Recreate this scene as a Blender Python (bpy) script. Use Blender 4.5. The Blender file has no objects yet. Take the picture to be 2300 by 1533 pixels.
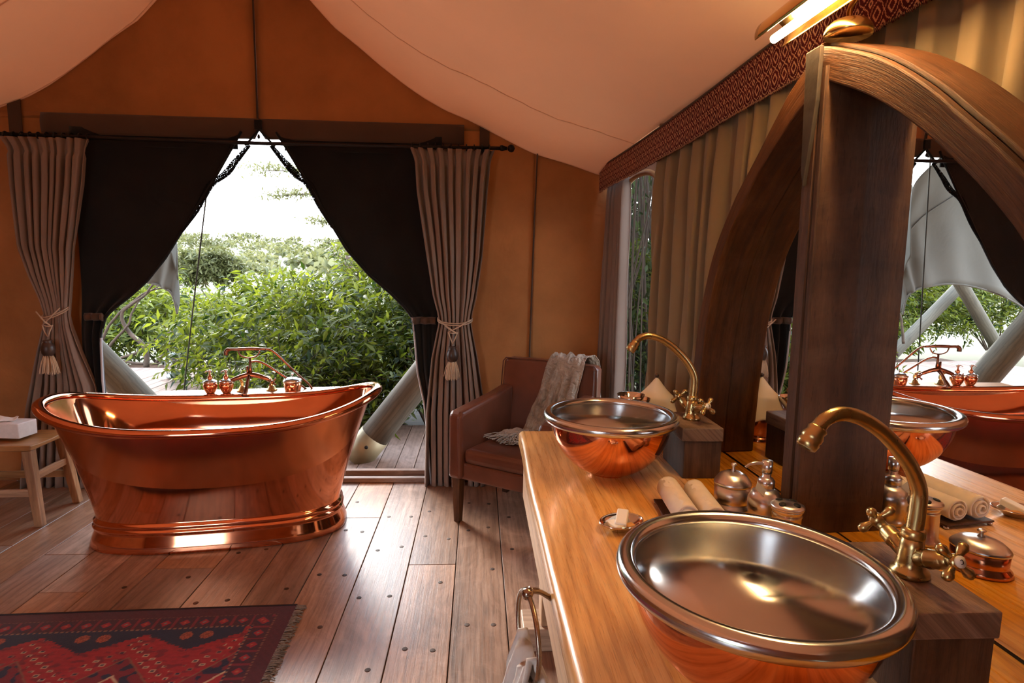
SKY, SUN, EXPO, LINER_T, LAMP_E = 3.2, 3.0, 1.70, 0.165, 46.0
import bpy, bmesh, math, random
import numpy as np
from mathutils import Vector, Matrix, noise
R = random.Random(7)
NR = np.random.RandomState(11)
S = bpy.context.scene
COL = S.collection

# ------------------------------------------------------------------ camera, sky, sun, exposure
CAM_H = 1.45
PITCH, ROLL, YAW = math.radians(-7.22), math.radians(0.96), math.radians(3.29)
fw = Vector((math.sin(YAW) * math.cos(PITCH), math.cos(YAW) * math.cos(PITCH), math.sin(PITCH)))
rt = Vector((math.cos(YAW), -math.sin(YAW), 0))
up = rt.cross(fw)
cr, sr = math.cos(ROLL), math.sin(ROLL)
rt, up = cr * rt + sr * up, -sr * rt + cr * up
cam_data = bpy.data.cameras.new('camera')
cam = bpy.data.objects.new('camera', cam_data)
COL.objects.link(cam)
cam.matrix_world = Matrix(((rt.x, up.x, -fw.x, 0), (rt.y, up.y, -fw.y, 0), (rt.z, up.z, -fw.z, CAM_H), (0, 0, 0, 1)))
cam_data.sensor_width = 36
cam_data.lens = 1335 / 2300 * 36
cam_data.clip_start = 0.03
cam_data.clip_end = 1500
S.camera = cam

W = bpy.data.worlds.new('sky')
S.world = W
W.use_nodes = True
wn = W.node_tree.nodes
wl = W.node_tree.links
bg = wn['Background']
tc = wn.new('ShaderNodeTexCoord')
sep = wn.new('ShaderNodeSeparateXYZ')
ramp = wn.new('ShaderNodeValToRGB')
wl.new(tc.outputs['Generated'], sep.inputs[0])
wl.new(sep.outputs['Z'], ramp.inputs[0])
ramp.color_ramp.elements[0].position = 0.0
ramp.color_ramp.elements[0].color = (0.93, 0.96, 1.0, 1)
ramp.color_ramp.elements[1].position = 0.75
ramp.color_ramp.elements[1].color = (0.62, 0.78, 1.0, 1)
wl.new(ramp.outputs[0], bg.inputs['Color'])
bg.inputs['Strength'].default_value = SKY

sun_data = bpy.data.lights.new('sun', 'SUN')
sun = bpy.data.objects.new('sun', sun_data)
COL.objects.link(sun)
sun_data.energy = SUN
sun_data.angle = math.radians(26)
sun_data.color = (1.0, 0.93, 0.82)
sun.rotation_euler = Vector((0.42, -0.80, -0.42)).to_track_quat('-Z', 'Y').to_euler()

S.view_settings.view_transform = 'Standard'
S.view_settings.look = 'None'
S.view_settings.gamma = 1
S.view_settings.use_curve_mapping = False
S.view_settings.exposure = EXPO
S.cycles.use_denoising = True
S.cycles.max_bounces = 10
S.cycles.diffuse_bounces = 5
S.cycles.glossy_bounces = 6
S.cycles.transmission_bounces = 6
S.cycles.transparent_max_bounces = 8
S.cycles.sample_clamp_indirect = 6

# ------------------------------------------------------------------ materials
def new_mat(name):
    m = bpy.data.materials.new(name)
    m.use_nodes = True
    nt = m.node_tree
    for n in list(nt.nodes):
        nt.nodes.remove(n)
    out = nt.nodes.new('ShaderNodeOutputMaterial')
    return m, nt, out

class NT:
    """tiny helper to write node graphs"""
    def __init__(s, nt): s.nt = nt
    def n(s, t, **k):
        x = s.nt.nodes.new(t)
        for a, b in k.items():
            if a.startswith('i_'):
                key = a[2:].replace('_', ' ')
                key = int(key) if key.isdigit() else key
                x.inputs[key].default_value = b
            else:
                setattr(x, a, b)
        return x
    def l(s, a, b): s.nt.links.new(a, b)
    def math(s, op, a, b=None, c=None):
        x = s.nt.nodes.new('ShaderNodeMath'); x.operation = op
        for i, v in enumerate((a, b, c)):
            if v is None: continue
            if isinstance(v, (int, float)): x.inputs[i].default_value = v
            else: s.l(v, x.inputs[i])
        return x.outputs[0]
    def mix(s, f, a, b):
        x = s.nt.nodes.new('ShaderNodeMix'); x.data_type = 'RGBA'
        for i, v in ((0, f), (6, a), (7, b)):
            if isinstance(v, (int, float)): x.inputs[i].default_value = v
            elif isinstance(v, tuple): x.inputs[i].default_value = (*v[:3], 1)
            else: s.l(v, x.inputs[i])
        return x.outputs[2]
    def ramp(s, f, stops):
        x = s.nt.nodes.new('ShaderNodeValToRGB'); r = x.color_ramp
        while len(r.elements) < len(stops): r.elements.new(0.5)
        for e, (p, c) in zip(r.elements, stops):
            e.position = p; e.color = (*c[:3], 1)
        s.l(f, x.inputs[0])
        return x.outputs[0]

def simple(name, col, rough=0.5, metal=0.0, bump=0.0, bscale=200, var=0.0, vscale=8, spec=0.5, coat=0.0, emit=None, estr=0, aniso=0.0):
    m, nt, out = new_mat(name); g = NT(nt)
    p = g.n('ShaderNodeBsdfPrincipled')
    p.inputs['Base Color'].default_value = (*col, 1)
    p.inputs['Roughness'].default_value = rough
    p.inputs['Metallic'].default_value = metal
    p.inputs['Specular IOR Level'].default_value = spec
    p.inputs['Coat Weight'].default_value = coat
    p.inputs['Anisotropic'].default_value = aniso
    if aniso:
        t = g.n('ShaderNodeTangent', direction_type='RADIAL', axis='Z'); g.l(t.outputs[0], p.inputs['Tangent'])
    if emit:
        p.inputs['Emission Color'].default_value = (*emit, 1); p.inputs['Emission Strength'].default_value = estr
    tcn = g.n('ShaderNodeTexCoord')
    if var:
        nz = g.n('ShaderNodeTexNoise', i_Scale=vscale, i_Detail=5.0)
        g.l(tcn.outputs['Object'], nz.inputs['Vector'])
        lo = tuple(c * (1 - var) for c in col); hi = tuple(min(1, c * (1 + var)) for c in col)
        g.l(g.ramp(nz.outputs['Fac'], [(0.3, lo), (0.7, hi)]), p.inputs['Base Color'])
        if metal > 0.5:
            g.l(g.math('MULTIPLY_ADD', nz.outputs['Fac'], rough * 0.8, rough * 0.6), p.inputs['Roughness'])
    if bump:
        nb = g.n('ShaderNodeTexNoise', i_Scale=bscale, i_Detail=3.0)
        g.l(tcn.outputs['Object'], nb.inputs['Vector'])
        b = g.n('ShaderNodeBump', i_Strength=bump, i_Distance=0.002)
        g.l(nb.outputs['Fac'], b.inputs['Height']); g.l(b.outputs[0], p.inputs['Normal'])
    g.l(p.outputs[0], out.inputs[0])
    return m

def cloth(name, col, trans=0.0, tcol=None, weave=400, var=0.12, vscale=3, wrinkle=0.0, wscale=6, rough=0.9):
    """diffuse cloth, part translucent, with a fine weave and soft wrinkles"""
    m, nt, out = new_mat(name); g = NT(nt)
    tcn = g.n('ShaderNodeTexCoord')
    nz = g.n('ShaderNodeTexNoise', i_Scale=vscale, i_Detail=6.0, i_Roughness=0.6)
    g.l(tcn.outputs['Object'], nz.inputs['Vector'])
    lo = tuple(c * (1 - var) for c in col); hi = tuple(min(1, c * (1 + var)) for c in col)
    c = g.ramp(nz.outputs['Fac'], [(0.3, lo), (0.7, hi)])
    w = g.n('ShaderNodeTexNoise', i_Scale=weave, i_Detail=2.0)
    g.l(tcn.outputs['Object'], w.inputs['Vector'])
    b = g.n('ShaderNodeBump', i_Strength=0.25, i_Distance=0.001)
    g.l(w.outputs['Fac'], b.inputs['Height'])
    nrm = b.outputs[0]
    if wrinkle:
        w2 = g.n('ShaderNodeTexNoise', i_Scale=wscale, i_Detail=4.0, i_Distortion=0.8)
        g.l(tcn.outputs['Object'], w2.inputs['Vector'])
        b2 = g.n('ShaderNodeBump', i_Strength=wrinkle, i_Distance=0.03)
        g.l(w2.outputs['Fac'], b2.inputs['Height']); g.l(nrm, b2.inputs['Normal']); nrm = b2.outputs[0]
    p = g.n('ShaderNodeBsdfPrincipled')
    p.inputs['Roughness'].default_value = rough
    p.inputs['Specular IOR Level'].default_value = 0.15
    p.inputs['Sheen Weight'].default_value = 0.15
    g.l(c, p.inputs['Base Color']); g.l(nrm, p.inputs['Normal'])
    if trans:
        t = g.n('ShaderNodeBsdfTranslucent'); t.inputs['Color'].default_value = (*(tcol or col), 1)
        mx = g.n('ShaderNodeMixShader'); mx.inputs[0].default_value = trans
        g.l(p.outputs[0], mx.inputs[1]); g.l(t.outputs[0], mx.inputs[2]); g.l(mx.outputs[0], out.inputs[0])
    else:
        g.l(p.outputs[0], out.inputs[0])
    return m

def wood(name, dark, mid, light, rough=0.4, fine=55.0, long=1.6, varo=0.35, coat=0.0, worn=0.0, bump=0.25, knots=0.0, spec=0.5):
    """wood with its grain along the U axis of the mesh (metres), varied per object"""
    m, nt, out = new_mat(name); g = NT(nt)
    uv = g.n('ShaderNodeUVMap'); oi = g.n('ShaderNodeObjectInfo')
    off = g.n('ShaderNodeCombineXYZ')
    g.l(g.math('MULTIPLY', oi.outputs['Random'], 37.0), off.inputs[0])
    g.l(g.math('MULTIPLY', oi.outputs['Random'], 91.0), off.inputs[1])
    add = g.n('ShaderNodeVectorMath', operation='ADD')
    g.l(uv.outputs[0], add.inputs[0]); g.l(off.outputs[0], add.inputs[1])
    def nz(sx, sy, det=4.0, dist=0.0, rgh=0.6):
        mp = g.n('ShaderNodeMapping'); mp.inputs['Scale'].default_value = (sx, sy, 1)
        g.l(add.outputs[0], mp.inputs['Vector'])
        n = g.n('ShaderNodeTexNoise', i_Scale=1.0, i_Detail=det, i_Distortion=dist, i_Roughness=rgh)
        g.l(mp.outputs[0], n.inputs['Vector']); return n.outputs['Fac']
    broad = nz(long, 9.0, 4.0, 1.2)
    fineg = nz(long * 2.5, fine * 2.2, 4.0, 0.2, 0.7)
    pores = nz(long * 9, fine * 9, 2.0)
    f = g.math('ADD', g.math('MULTIPLY', broad, 0.62), g.math('MULTIPLY', fineg, 0.38))
    c = g.ramp(f, [(0.30, dark), (0.50, mid), (0.68, light)])
    # growth-ring streaks
    wv = g.n('ShaderNodeTexWave', wave_type='BANDS', bands_direction='Y', i_Scale=9.0, i_Distortion=7.0, i_Detail=3.0)
    wv.inputs['Detail Scale'].default_value = 1.4
    mpw = g.n('ShaderNodeMapping'); mpw.inputs['Scale'].default_value = (0.22, 1.0, 1)
    g.l(add.outputs[0], mpw.inputs['Vector']); g.l(mpw.outputs[0], wv.inputs['Vector'])
    c = g.mix(g.math('MULTIPLY', g.math('POWER', wv.outputs['Fac'], 4.0), 0.35), c, tuple(x * 0.7 for x in dark))
    c = g.mix(g.math('MULTIPLY', g.math('GREATER_THAN', pores, 0.63), 0.35), c, tuple(x * 0.5 for x in dark))
    if worn:
        wn_ = nz(3.0, 5.0, 6.0, 1.5, 0.75)
        c = g.mix(g.math('MULTIPLY', g.ramp(wn_, [(0.46, (0, 0, 0)), (0.66, (1, 1, 1))]), worn), c, tuple(min(1, x * 1.6 + 0.06) for x in light))
    if knots:
        vk = g.n('ShaderNodeTexVoronoi', i_Scale=1.0); mk = g.n('ShaderNodeMapping'); mk.inputs['Scale'].default_value = (1.3, 5.0, 1)
        g.l(add.outputs[0], mk.inputs['Vector']); g.l(mk.outputs[0], vk.inputs['Vector'])
        k = g.ramp(vk.outputs['Distance'], [(0.04, (1, 1, 1)), (0.12, (0, 0, 0))])
        c = g.mix(g.math('MULTIPLY', k, knots), c, tuple(x * 0.45 for x in dark))
    # per-object tone
    hs = g.n('ShaderNodeHueSaturation')
    g.l(c, hs.inputs['Color'])
    g.l(g.math('MULTIPLY_ADD', oi.outputs['Random'], varo * 2, 1 - varo), hs.inputs['Value'])
    g.l(g.math('MULTIPLY_ADD', g.math('FRACT', g.math('MULTIPLY', oi.outputs['Random'], 7.31)), 0.35, 0.8), hs.inputs['Saturation'])
    p = g.n('ShaderNodeBsdfPrincipled')
    g.l(hs.outputs[0], p.inputs['Base Color'])
    g.l(g.math('MULTIPLY_ADD', fineg, 0.3, rough - 0.15), p.inputs['Roughness'])
    p.inputs['Coat Weight'].default_value = coat; p.inputs['Coat Roughness'].default_value = 0.15; p.inputs['Specular IOR Level'].default_value = spec
    b = g.n('ShaderNodeBump', i_Strength=bump, i_Distance=0.002)
    g.l(g.math('ADD', fineg, g.math('MULTIPLY', pores, -0.5)), b.inputs['Height']); g.l(b.outputs[0], p.inputs['Normal'])
    g.l(p.outputs[0], out.inputs[0])
    return m

def attr_mat(name, attr='col', rough=0.9, bump=0.0, bscale=300):
    m, nt, out = new_mat(name); g = NT(nt)
    a = g.n('ShaderNodeAttribute', attribute_name=attr)
    p = g.n('ShaderNodeBsdfPrincipled'); p.inputs['Roughness'].default_value = rough
    p.inputs['Specular IOR Level'].default_value = 0.1; p.inputs['Sheen Weight'].default_value = 0.2
    g.l(a.outputs['Color'], p.inputs['Base Color'])
    if bump:
        tcn = g.n('ShaderNodeTexCoord'); nb = g.n('ShaderNodeTexNoise', i_Scale=bscale)
        g.l(tcn.outputs['Object'], nb.inputs['Vector'])
        b = g.n('ShaderNodeBump', i_Strength=bump, i_Distance=0.004)
        g.l(nb.outputs['Fac'], b.inputs['Height']); g.l(b.outputs[0], p.inputs['Normal'])
    g.l(p.outputs[0], out.inputs[0])
    return m

def leaf_mat(name, a, b, trans=0.35):
    m, nt, out = new_mat(name); g = NT(nt)
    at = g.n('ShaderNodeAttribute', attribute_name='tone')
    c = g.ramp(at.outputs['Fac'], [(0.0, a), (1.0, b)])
    p = g.n('ShaderNodeBsdfPrincipled'); p.inputs['Roughness'].default_value = 0.5; p.inputs['Specular IOR Level'].default_value = 0.22
    g.l(c, p.inputs['Base Color'])
    t = g.n('ShaderNodeBsdfTranslucent'); hs = g.n('ShaderNodeHueSaturation'); hs.inputs['Value'].default_value = 2.2; hs.inputs['Saturation'].default_value = 1.05
    g.l(c, hs.inputs['Color']); g.l(hs.outputs[0], t.inputs['Color'])
    mx = g.n('ShaderNodeMixShader'); mx.inputs[0].default_value = trans
    g.l(p.outputs[0], mx.inputs[1]); g.l(t.outputs[0], mx.inputs[2]); g.l(mx.outputs[0], out.inputs[0])
    return m

# ------------------------------------------------------------------ mesh helpers
class MB:
    def __init__(s): s.v = []; s.f = []; s.uv = []; s.sm = []
    def add(s, verts, faces, uvs=None, smooth=False):
        o = len(s.v); s.v.extend([tuple(v) for v in verts])
        for k, f in enumerate(faces):
            s.f.append(tuple(i + o for i in f)); s.sm.append(smooth)
            s.uv.append(uvs[k] if uvs else [(0, 0)] * len(f))
        return s
    def box(s, c, d, rz=0.0, M=None, axis=None, top=None):
        """centre c, full size d; grain runs along the longest side; top = (sx, sy) scales the top face"""
        hx, hy, hz = d[0] / 2, d[1] / 2, d[2] / 2
        ax = axis if axis is not None else max(range(3), key=lambda i: d[i])
        tx, ty = top or (1, 1)
        loc = []
        for z in (-hz, hz):
            k = (tx, ty) if z > 0 else (1, 1)
            for x, y in ((-hx, -hy), (hx, -hy), (hx, hy), (-hx, hy)): loc.append((x * k[0], y * k[1], z))
        fs = [(0, 3, 2, 1), (4, 5, 6, 7), (0, 1, 5, 4), (1, 2, 6, 5), (2, 3, 7, 6), (3, 0, 4, 7)]
        o = [i for i in range(3) if i != ax]
        uvs = [[(loc[i][ax], loc[i][o[0]] + loc[i][o[1]] + 0.37 * k) for i in f] for k, f in enumerate(fs)]
        c_, s_ = math.cos(rz), math.sin(rz)
        vs = []
        for x, y, z in loc:
            p = Vector((x * c_ - y * s_, x * s_ + y * c_, z))
            if M is not None: p = M @ Vector((x, y, z))
            vs.append(p + Vector(c))
        return s.add(vs, fs, uvs)
    def lathe(s, prof, n=32, c=(0, 0, 0), M=None, smooth=True, close=False, sx=1.0, sy=1.0, sy2=None):
        """prof = [(r, z)...] bottom to top"""
        vs, fs, us = [], [], []
        for r, z in prof:
            for k in range(n):
                a = 2 * math.pi * k / n
                p = Vector((r * sx * math.cos(a), r * sy * math.sin(a), z))
                if M is not None: p = M @ p
                vs.append(p + Vector(c))
        m = len(prof)
        L = 0
        for i in range(m - 1 + (1 if close else 0)):
            j = (i + 1) % m
            for k in range(n):
                q = (k + 1) % n
                fs.append((i * n + k, i * n + q, j * n + q, j * n + k))
                us.append([(prof[i][1], k / n), (prof[i][1], (k + 1) / n), (prof[j][1], (k + 1) / n), (prof[j][1], k / n)])
        if not close:
            if prof[0][0] > 1e-5: fs.append(tuple(range(n - 1, -1, -1))); us.append([(0, 0)] * n)
            if prof[-1][0] > 1e-5: fs.append(tuple((m - 1) * n + k for k in range(n))); us.append([(0, 0)] * n)
        return s.add(vs, fs, us, smooth)
    def tube(s, pts, r, n=10, cap=True, smooth=True, flat=1.0, updir=None):
        """sweep a circle along pts; r is a number or a list"""
        P = [Vector(p) for p in pts]; m = len(P)
        rs = r if isinstance(r, (list, tuple)) else [r] * m
        T = []
        for i in range(m):
            a = P[max(0, i - 1)]; b = P[min(m - 1, i + 1)]; T.append((b - a).normalized())
        ref = Vector(updir) if updir else (Vector((0, 0, 1)) if abs(T[0].z) < 0.9 else Vector((1, 0, 0)))
        u = (ref - T[0] * ref.dot(T[0])).normalized()
        vs, fs, us = [], [], []; L = 0.0
        Ls = []
        for i in range(m):
            if i: L += (P[i] - P[i - 1]).length
            Ls.append(L)
            u = (u - T[i] * u.dot(T[i])).normalized(); w = T[i].cross(u)
            for k in range(n):
                a = 2 * math.pi * k / n
                vs.append(P[i] + (u * math.cos(a) * flat + w * math.sin(a)) * rs[i])
        for i in range(m - 1):
            for k in range(n):
                q = (k + 1) % n
                fs.append((i * n + k, i * n + q, (i + 1) * n + q, (i + 1) * n + k))
                c0 = 2 * math.pi * rs[i] / n
                us.append([(Ls[i], k * c0), (Ls[i], (k + 1) * c0), (Ls[i + 1], (k + 1) * c0), (Ls[i + 1], k * c0)])
        if cap:
            fs.append(tuple(range(n - 1, -1, -1))); us.append([(0, 0)] * n)
            fs.append(tuple((m - 1) * n + k for k in range(n))); us.append([(0, 0)] * n)
        return s.add(vs, fs, us, smooth)
    def grid(s, nu, nv, fn, smooth=True, wrapu=False, uvs=(1, 1)):
        """fn(u, v) -> point, u and v in 0..1"""
        vs = [fn(i / (nu if wrapu else nu - 1), j / (nv - 1)) for j in range(nv) for i in range(nu)]
        fs, us = [], []
        for j in range(nv - 1):
            for i in range(nu if wrapu else nu - 1):
                q = (i + 1) % nu
                fs.append((j * nu + i, j * nu + q, (j + 1) * nu + q, (j + 1) * nu + i))
                a, b = i / nu * uvs[0], (i + 1) / nu * uvs[0]; c, d = j / nv * uvs[1], (j + 1) / nv * uvs[1]
                us.append([(a, c), (b, c), (b, d), (a, d)])
        return s.add(vs, fs, us, smooth)
    def prism(s, poly, fn, depth):
        """poly = outline (a, b); fn(a, b, h) -> point; walls from h=0 to h=depth"""
        n = len(poly)
        vs = [fn(a, b, 0) for a, b in poly] + [fn(a, b, depth) for a, b in poly]
        fs = [tuple(range(n)), tuple(range(2 * n - 1, n - 1, -1))]
        us = [[(p[0], p[1]) for p in poly], [(p[0], p[1]) for p in reversed(poly)]]
        for k in range(n):
            q = (k + 1) % n
            fs.append((k, k + n, q + n, q)); us.append([(poly[k][0], 0), (poly[k][0], depth), (poly[q][0], depth), (poly[q][0], 0)])
        return s.add(vs, fs, us)
    def build(s, name, mat, parent=None, bevel=0.0, seg=2, solid=0.0, sub=0, loc=None, smooth=None, fix=True):
        me = bpy.data.meshes.new(name)
        me.from_pydata(s.v, [], s.f)
        uvl = me.uv_layers.new(name='UVMap')
        flat = [c for f in s.uv for p in f for c in p]
        uvl.data.foreach_set('uv', flat)
        me.polygons.foreach_set('use_smooth', [(smooth if smooth is not None else x) for x in s.sm])
        if fix:
            b = bmesh.new(); b.from_mesh(me); bmesh.ops.recalc_face_normals(b, faces=b.faces[:]); b.to_mesh(me); b.free()
        me.materials.append(mat)
        o = bpy.data.objects.new(name, me); COL.objects.link(o)
        if parent is not None: o.parent = parent
        if loc is not None: o.location = loc
        if solid:
            x = o.modifiers.new('s', 'SOLIDIFY'); x.thickness = solid; x.offset = 0
        if bevel:
            x = o.modifiers.new('b', 'BEVEL'); x.width = bevel; x.segments = seg; x.limit_method = 'ANGLE'; x.angle_limit = math.radians(40)
        if sub:
            x = o.modifiers.new('u', 'SUBSURF'); x.levels = sub; x.render_levels = sub
        return o

def tag(o, label=None, cat=None, group=None, kind=None):
    if label: o['label'] = label
    if cat: o['category'] = cat
    if group: o['group'] = group
    if kind: o['kind'] = kind
    return o

def thing(name, label, cat, loc=(0, 0, 0), rz=0.0, group=None):
    o = bpy.data.objects.new(name, None); COL.objects.link(o); o.empty_display_size = 0.05
    o.location = loc; o.rotation_euler = (0, 0, rz)
    return tag(o, label, cat, group)

def holder(name, kind='structure'):
    o = bpy.data.objects.new(name, None); COL.objects.link(o); o.empty_display_size = 0.05
    o['kind'] = kind
    return o

def copy_tree(o, parent=None):
    c = o.copy(); COL.objects.link(c)
    if parent is not None: c.parent = parent
    for ch in [x for x in bpy.data.objects if x.parent == o and x != c]:
        copy_tree(ch, c)
    return c

def smoothstep(a, b, x):
    t = min(1, max(0, (x - a) / (b - a))); return t * t * (3 - 2 * t)

def interp(pts, x):
    """pts = [(x, value...)] sorted; linear interpolation"""
    if x <= pts[0][0]: return pts[0][1:]
    for a, b in zip(pts, pts[1:]):
        if x <= b[0]:
            t = (x - a[0]) / (b[0] - a[0]); return tuple(p + (q - p) * t for p, q in zip(a[1:], b[1:]))
    return pts[-1][1:]

def spline(pts, n):
    """Catmull-Rom through pts, n samples per span"""
    P = [Vector(p) for p in pts]; out = []
    for i in range(len(P) - 1):
        p0 = P[max(0, i - 1)]; p1 = P[i]; p2 = P[i + 1]; p3 = P[min(len(P) - 1, i + 2)]
        for k in range(n):
            t = k / n
            out.append(0.5 * ((2 * p1) + (p2 - p0) * t + (2 * p0 - 5 * p1 + 4 * p2 - p3) * t * t + (3 * p1 - p0 - 3 * p2 + p3) * t ** 3))
    out.append(P[-1]); return out

def nz3(x, y, z): return noise.noise(Vector((x, y, z)))

# palette
M = {}
M['copper'] = simple('polished_copper', (0.76, 0.305, 0.165), 0.08, 1.0, var=0.06, vscale=4)
M['copper_in'] = simple('copper_inside', (0.80, 0.335, 0.165), 0.20, 1.0, var=0.05, vscale=5)
M['copper_sat'] = simple('satin_copper', (0.62, 0.27, 0.155), 0.20, 1.0, var=0.10, vscale=9)
M['old_copper'] = simple('aged_copper', (0.19, 0.088, 0.055), 0.30, 1.0, var=0.2, vscale=20)
M['steel'] = simple('brushed_steel', (0.66, 0.67, 0.68), 0.17, 1.0, aniso=0.5)
M['steel_in'] = simple('brushed_basin_steel', (0.57, 0.58, 0.59), 0.19, 1.0, aniso=0.65)
M['satin'] = simple('satin_steel', (0.72, 0.73, 0.75), 0.28, 1.0, aniso=0.6)
M['block_top'] = wood('worn_block_top', (0.060, 0.028, 0.016), (0.16, 0.085, 0.050), (0.27, 0.165, 0.110), 0.5, 50, 2.0, 0.08, worn=0.45, bump=0.6)
M['nickel'] = simple('polished_nickel', (0.74, 0.70, 0.65), 0.10, 1.0)
M['brass'] = simple('aged_brass', (0.52, 0.395, 0.185), 0.29, 1.0, var=0.12, vscale=30)
M['brass_shiny'] = simple('lamp_brass', (0.80, 0.56, 0.22), 0.20, 1.0, var=0.06, vscale=12)
M['iron'] = simple('black_iron', (0.018, 0.015, 0.014), 0.45, 0.6)
M['mirror'] = simple('silvered_glass', (0.90, 0.90, 0.89), 0.0, 1.0)
M['porcelain'] = simple('porcelain', (0.80, 0.76, 0.68), 0.25)
M['black_hole'] = simple('dark_opening', (0.006, 0.005, 0.005), 0.7)
M['leather'] = simple('brown_leather', (0.125, 0.038, 0.019), 0.31, 0, bump=0.25, bscale=260, var=0.25, vscale=6, coat=0.25)
M['soap'] = simple('white_soap', (0.86, 0.82, 0.76), 0.45)
M['soap_amber'] = simple('amber_soap', (0.72, 0.36, 0.12), 0.4)
M['paper'] = simple('white_tissue', (0.88, 0.87, 0.85), 0.9)
M['box_white'] = simple('white_painted_box', (0.80, 0.77, 0.74), 0.55, var=0.05, vscale=40)
M['tag'] = simple('grey_paper_tag', (0.55, 0.53, 0.51), 0.8)
M['rope'] = cloth('cream_rope', (0.50, 0.36, 0.25), 0, weave=900)
M['guy'] = simple('dark_cord', (0.03, 0.03, 0.025), 0.7)
M['fringe'] = cloth('cream_fringe', (0.82, 0.62, 0.42), 0.15, weave=900)
M['darkwood_ball'] = simple('dark_wood_bead', (0.045, 0.022, 0.014), 0.42, var=0.3, vscale=30)
M['canvas'] = cloth('orange_canvas', (0.40, 0.175, 0.062), 0.13, (0.46, 0.185, 0.052), weave=500, var=0.28, vscale=1.6, wrinkle=0.5, wscale=3)
M['canvas_dark'] = cloth('dark_canvas', (0.030, 0.022, 0.018), 0.0, weave=500, var=0.2, wrinkle=0.3)
M['flap'] = cloth('black_lined_flap', (0.010, 0.0105, 0.0105), 0.0, weave=400, var=0.25, vscale=4, wrinkle=0.35, wscale=5)
M['flap_edge'] = cloth('grey_flap_lining', (0.42, 0.40, 0.42), 0.0, weave=500)
M['tape'] = cloth('brown_tape', (0.085, 0.050, 0.034), 0.0, weave=700)
M['liner'] = cloth('cream_liner', (0.87, 0.625, 0.46), LINER_T, (0.97, 0.615, 0.395), weave=600, var=0.05, vscale=1.2, wrinkle=0.12, wscale=2.2)
M['curtain'] = cloth('taupe_curtain', (0.255, 0.185, 0.148), 0.08, (0.33, 0.24, 0.18), weave=700, var=0.08)
M['curtain_side'] = cloth('olive_brown_curtain', (0.27, 0.19, 0.108), 0.10, (0.34, 0.23, 0.12), weave=500, var=0.10)
M['linen'] = cloth('grey_linen', (0.345, 0.255, 0.19), 0.08, (0.36, 0.29, 0.235), weave=420, var=0.25, vscale=14, wrinkle=1.0, wscale=22)
M['linen_fringe'] = cloth('grey_linen_fringe', (0.36, 0.31, 0.26), 0.0, weave=600)
M['towel'] = cloth('cream_terry', (0.80, 0.72, 0.62), 0.0, weave=900, var=0.06, vscale=30)
M['towel_grey'] = cloth('white_terry', (0.62, 0.60, 0.58), 0.0, weave=900, var=0.08, vscale=25)
M['cotton'] = cloth('cream_cotton', (0.84, 0.74, 0.60), 0.15, (0.9, 0.78, 0.6), weave=900, var=0.04)
M['lace'] = cloth('ecru_crochet', (0.60, 0.45, 0.30), 0.0, weave=900)
M['floor'] = wood('floor_boards', (0.130, 0.058, 0.030), (0.290, 0.150, 0.085), (0.43, 0.250, 0.160), 0.36, 40, 1.1, 0.30, worn=0.22, knots=0.5)
M['deck'] = wood('deck_boards', (0.125, 0.070, 0.048), (0.185, 0.110, 0.078), (0.235, 0.148, 0.110), 0.75, 40, 1.2, 0.14, worn=0.3)
M['teak'] = wood('teak_worktop', (0.42, 0.165, 0.035), (0.70, 0.34, 0.085), (0.84, 0.50, 0.17), 0.30, 45, 1.3, 0.10, coat=0.30, knots=0.55)
M['teak_pale'] = wood('teak_apron', (0.33, 0.17, 0.085), (0.50, 0.30, 0.17), (0.62, 0.41, 0.26), 0.5, 40, 1.3, 0.12, knots=0.4)
M['old_oak'] = wood('weathered_hardwood', (0.034, 0.013, 0.006), (0.085, 0.035, 0.015), (0.150, 0.070, 0.033), 0.52, 60, 2.2, 0.10, worn=0.12, bump=0.9, spec=0.28)
M['dark_oak'] = wood('dark_hardwood', (0.028, 0.012, 0.007), (0.070, 0.032, 0.017), (0.13, 0.062, 0.032), 0.52, 60, 2.0, 0.2, worn=0.10, bump=0.5, spec=0.25)
M['stool'] = wood('stool_wood', (0.20, 0.085, 0.030), (0.36, 0.170, 0.065), (0.50, 0.27, 0.12), 0.38, 40, 2.0, 0.12)
M['log'] = wood('peeled_log', (0.050, 0.040, 0.026), (0.090, 0.074, 0.048), (0.135, 0.112, 0.076), 0.8, 25, 1.2, 0.12)
M['awning'] = cloth('grey_awning', (0.15, 0.138, 0.116), 0.12, (0.18, 0.165, 0.136), weave=300, var=0.05, wrinkle=0.25, wscale=4)
M['leaf'] = leaf_mat('glossy_leaf', (0.010, 0.021, 0.003), (0.150, 0.165, 0.018))
M['leaf_far'] = leaf_mat('pale_bush_leaf', (0.055, 0.058, 0.018), (0.150, 0.142, 0.060), 0.25)
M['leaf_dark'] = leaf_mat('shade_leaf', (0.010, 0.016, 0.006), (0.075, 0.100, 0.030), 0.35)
M['bark'] = simple('grey_bark', (0.060, 0.036, 0.022), 0.9, bump=0.8, bscale=60, var=0.3, vscale=12)
M['grass'] = simple('dry_grass_ground', (0.095, 0.09, 0.046), 0.95, var=0.25, vscale=0.12)
M['hill'] = simple('hazy_hillside', (0.44, 0.46, 0.36), 0.95, var=0.2, vscale=0.03)
M['zinc'] = simple('galvanised_metal', (0.30, 0.31, 0.32), 0.4, 0.9)
M['glow'] = simple('lamp_tube', (1, 0.9, 0.7), 0.5, emit=(1.0, 0.66, 0.30), estr=LAMP_E)

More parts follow.
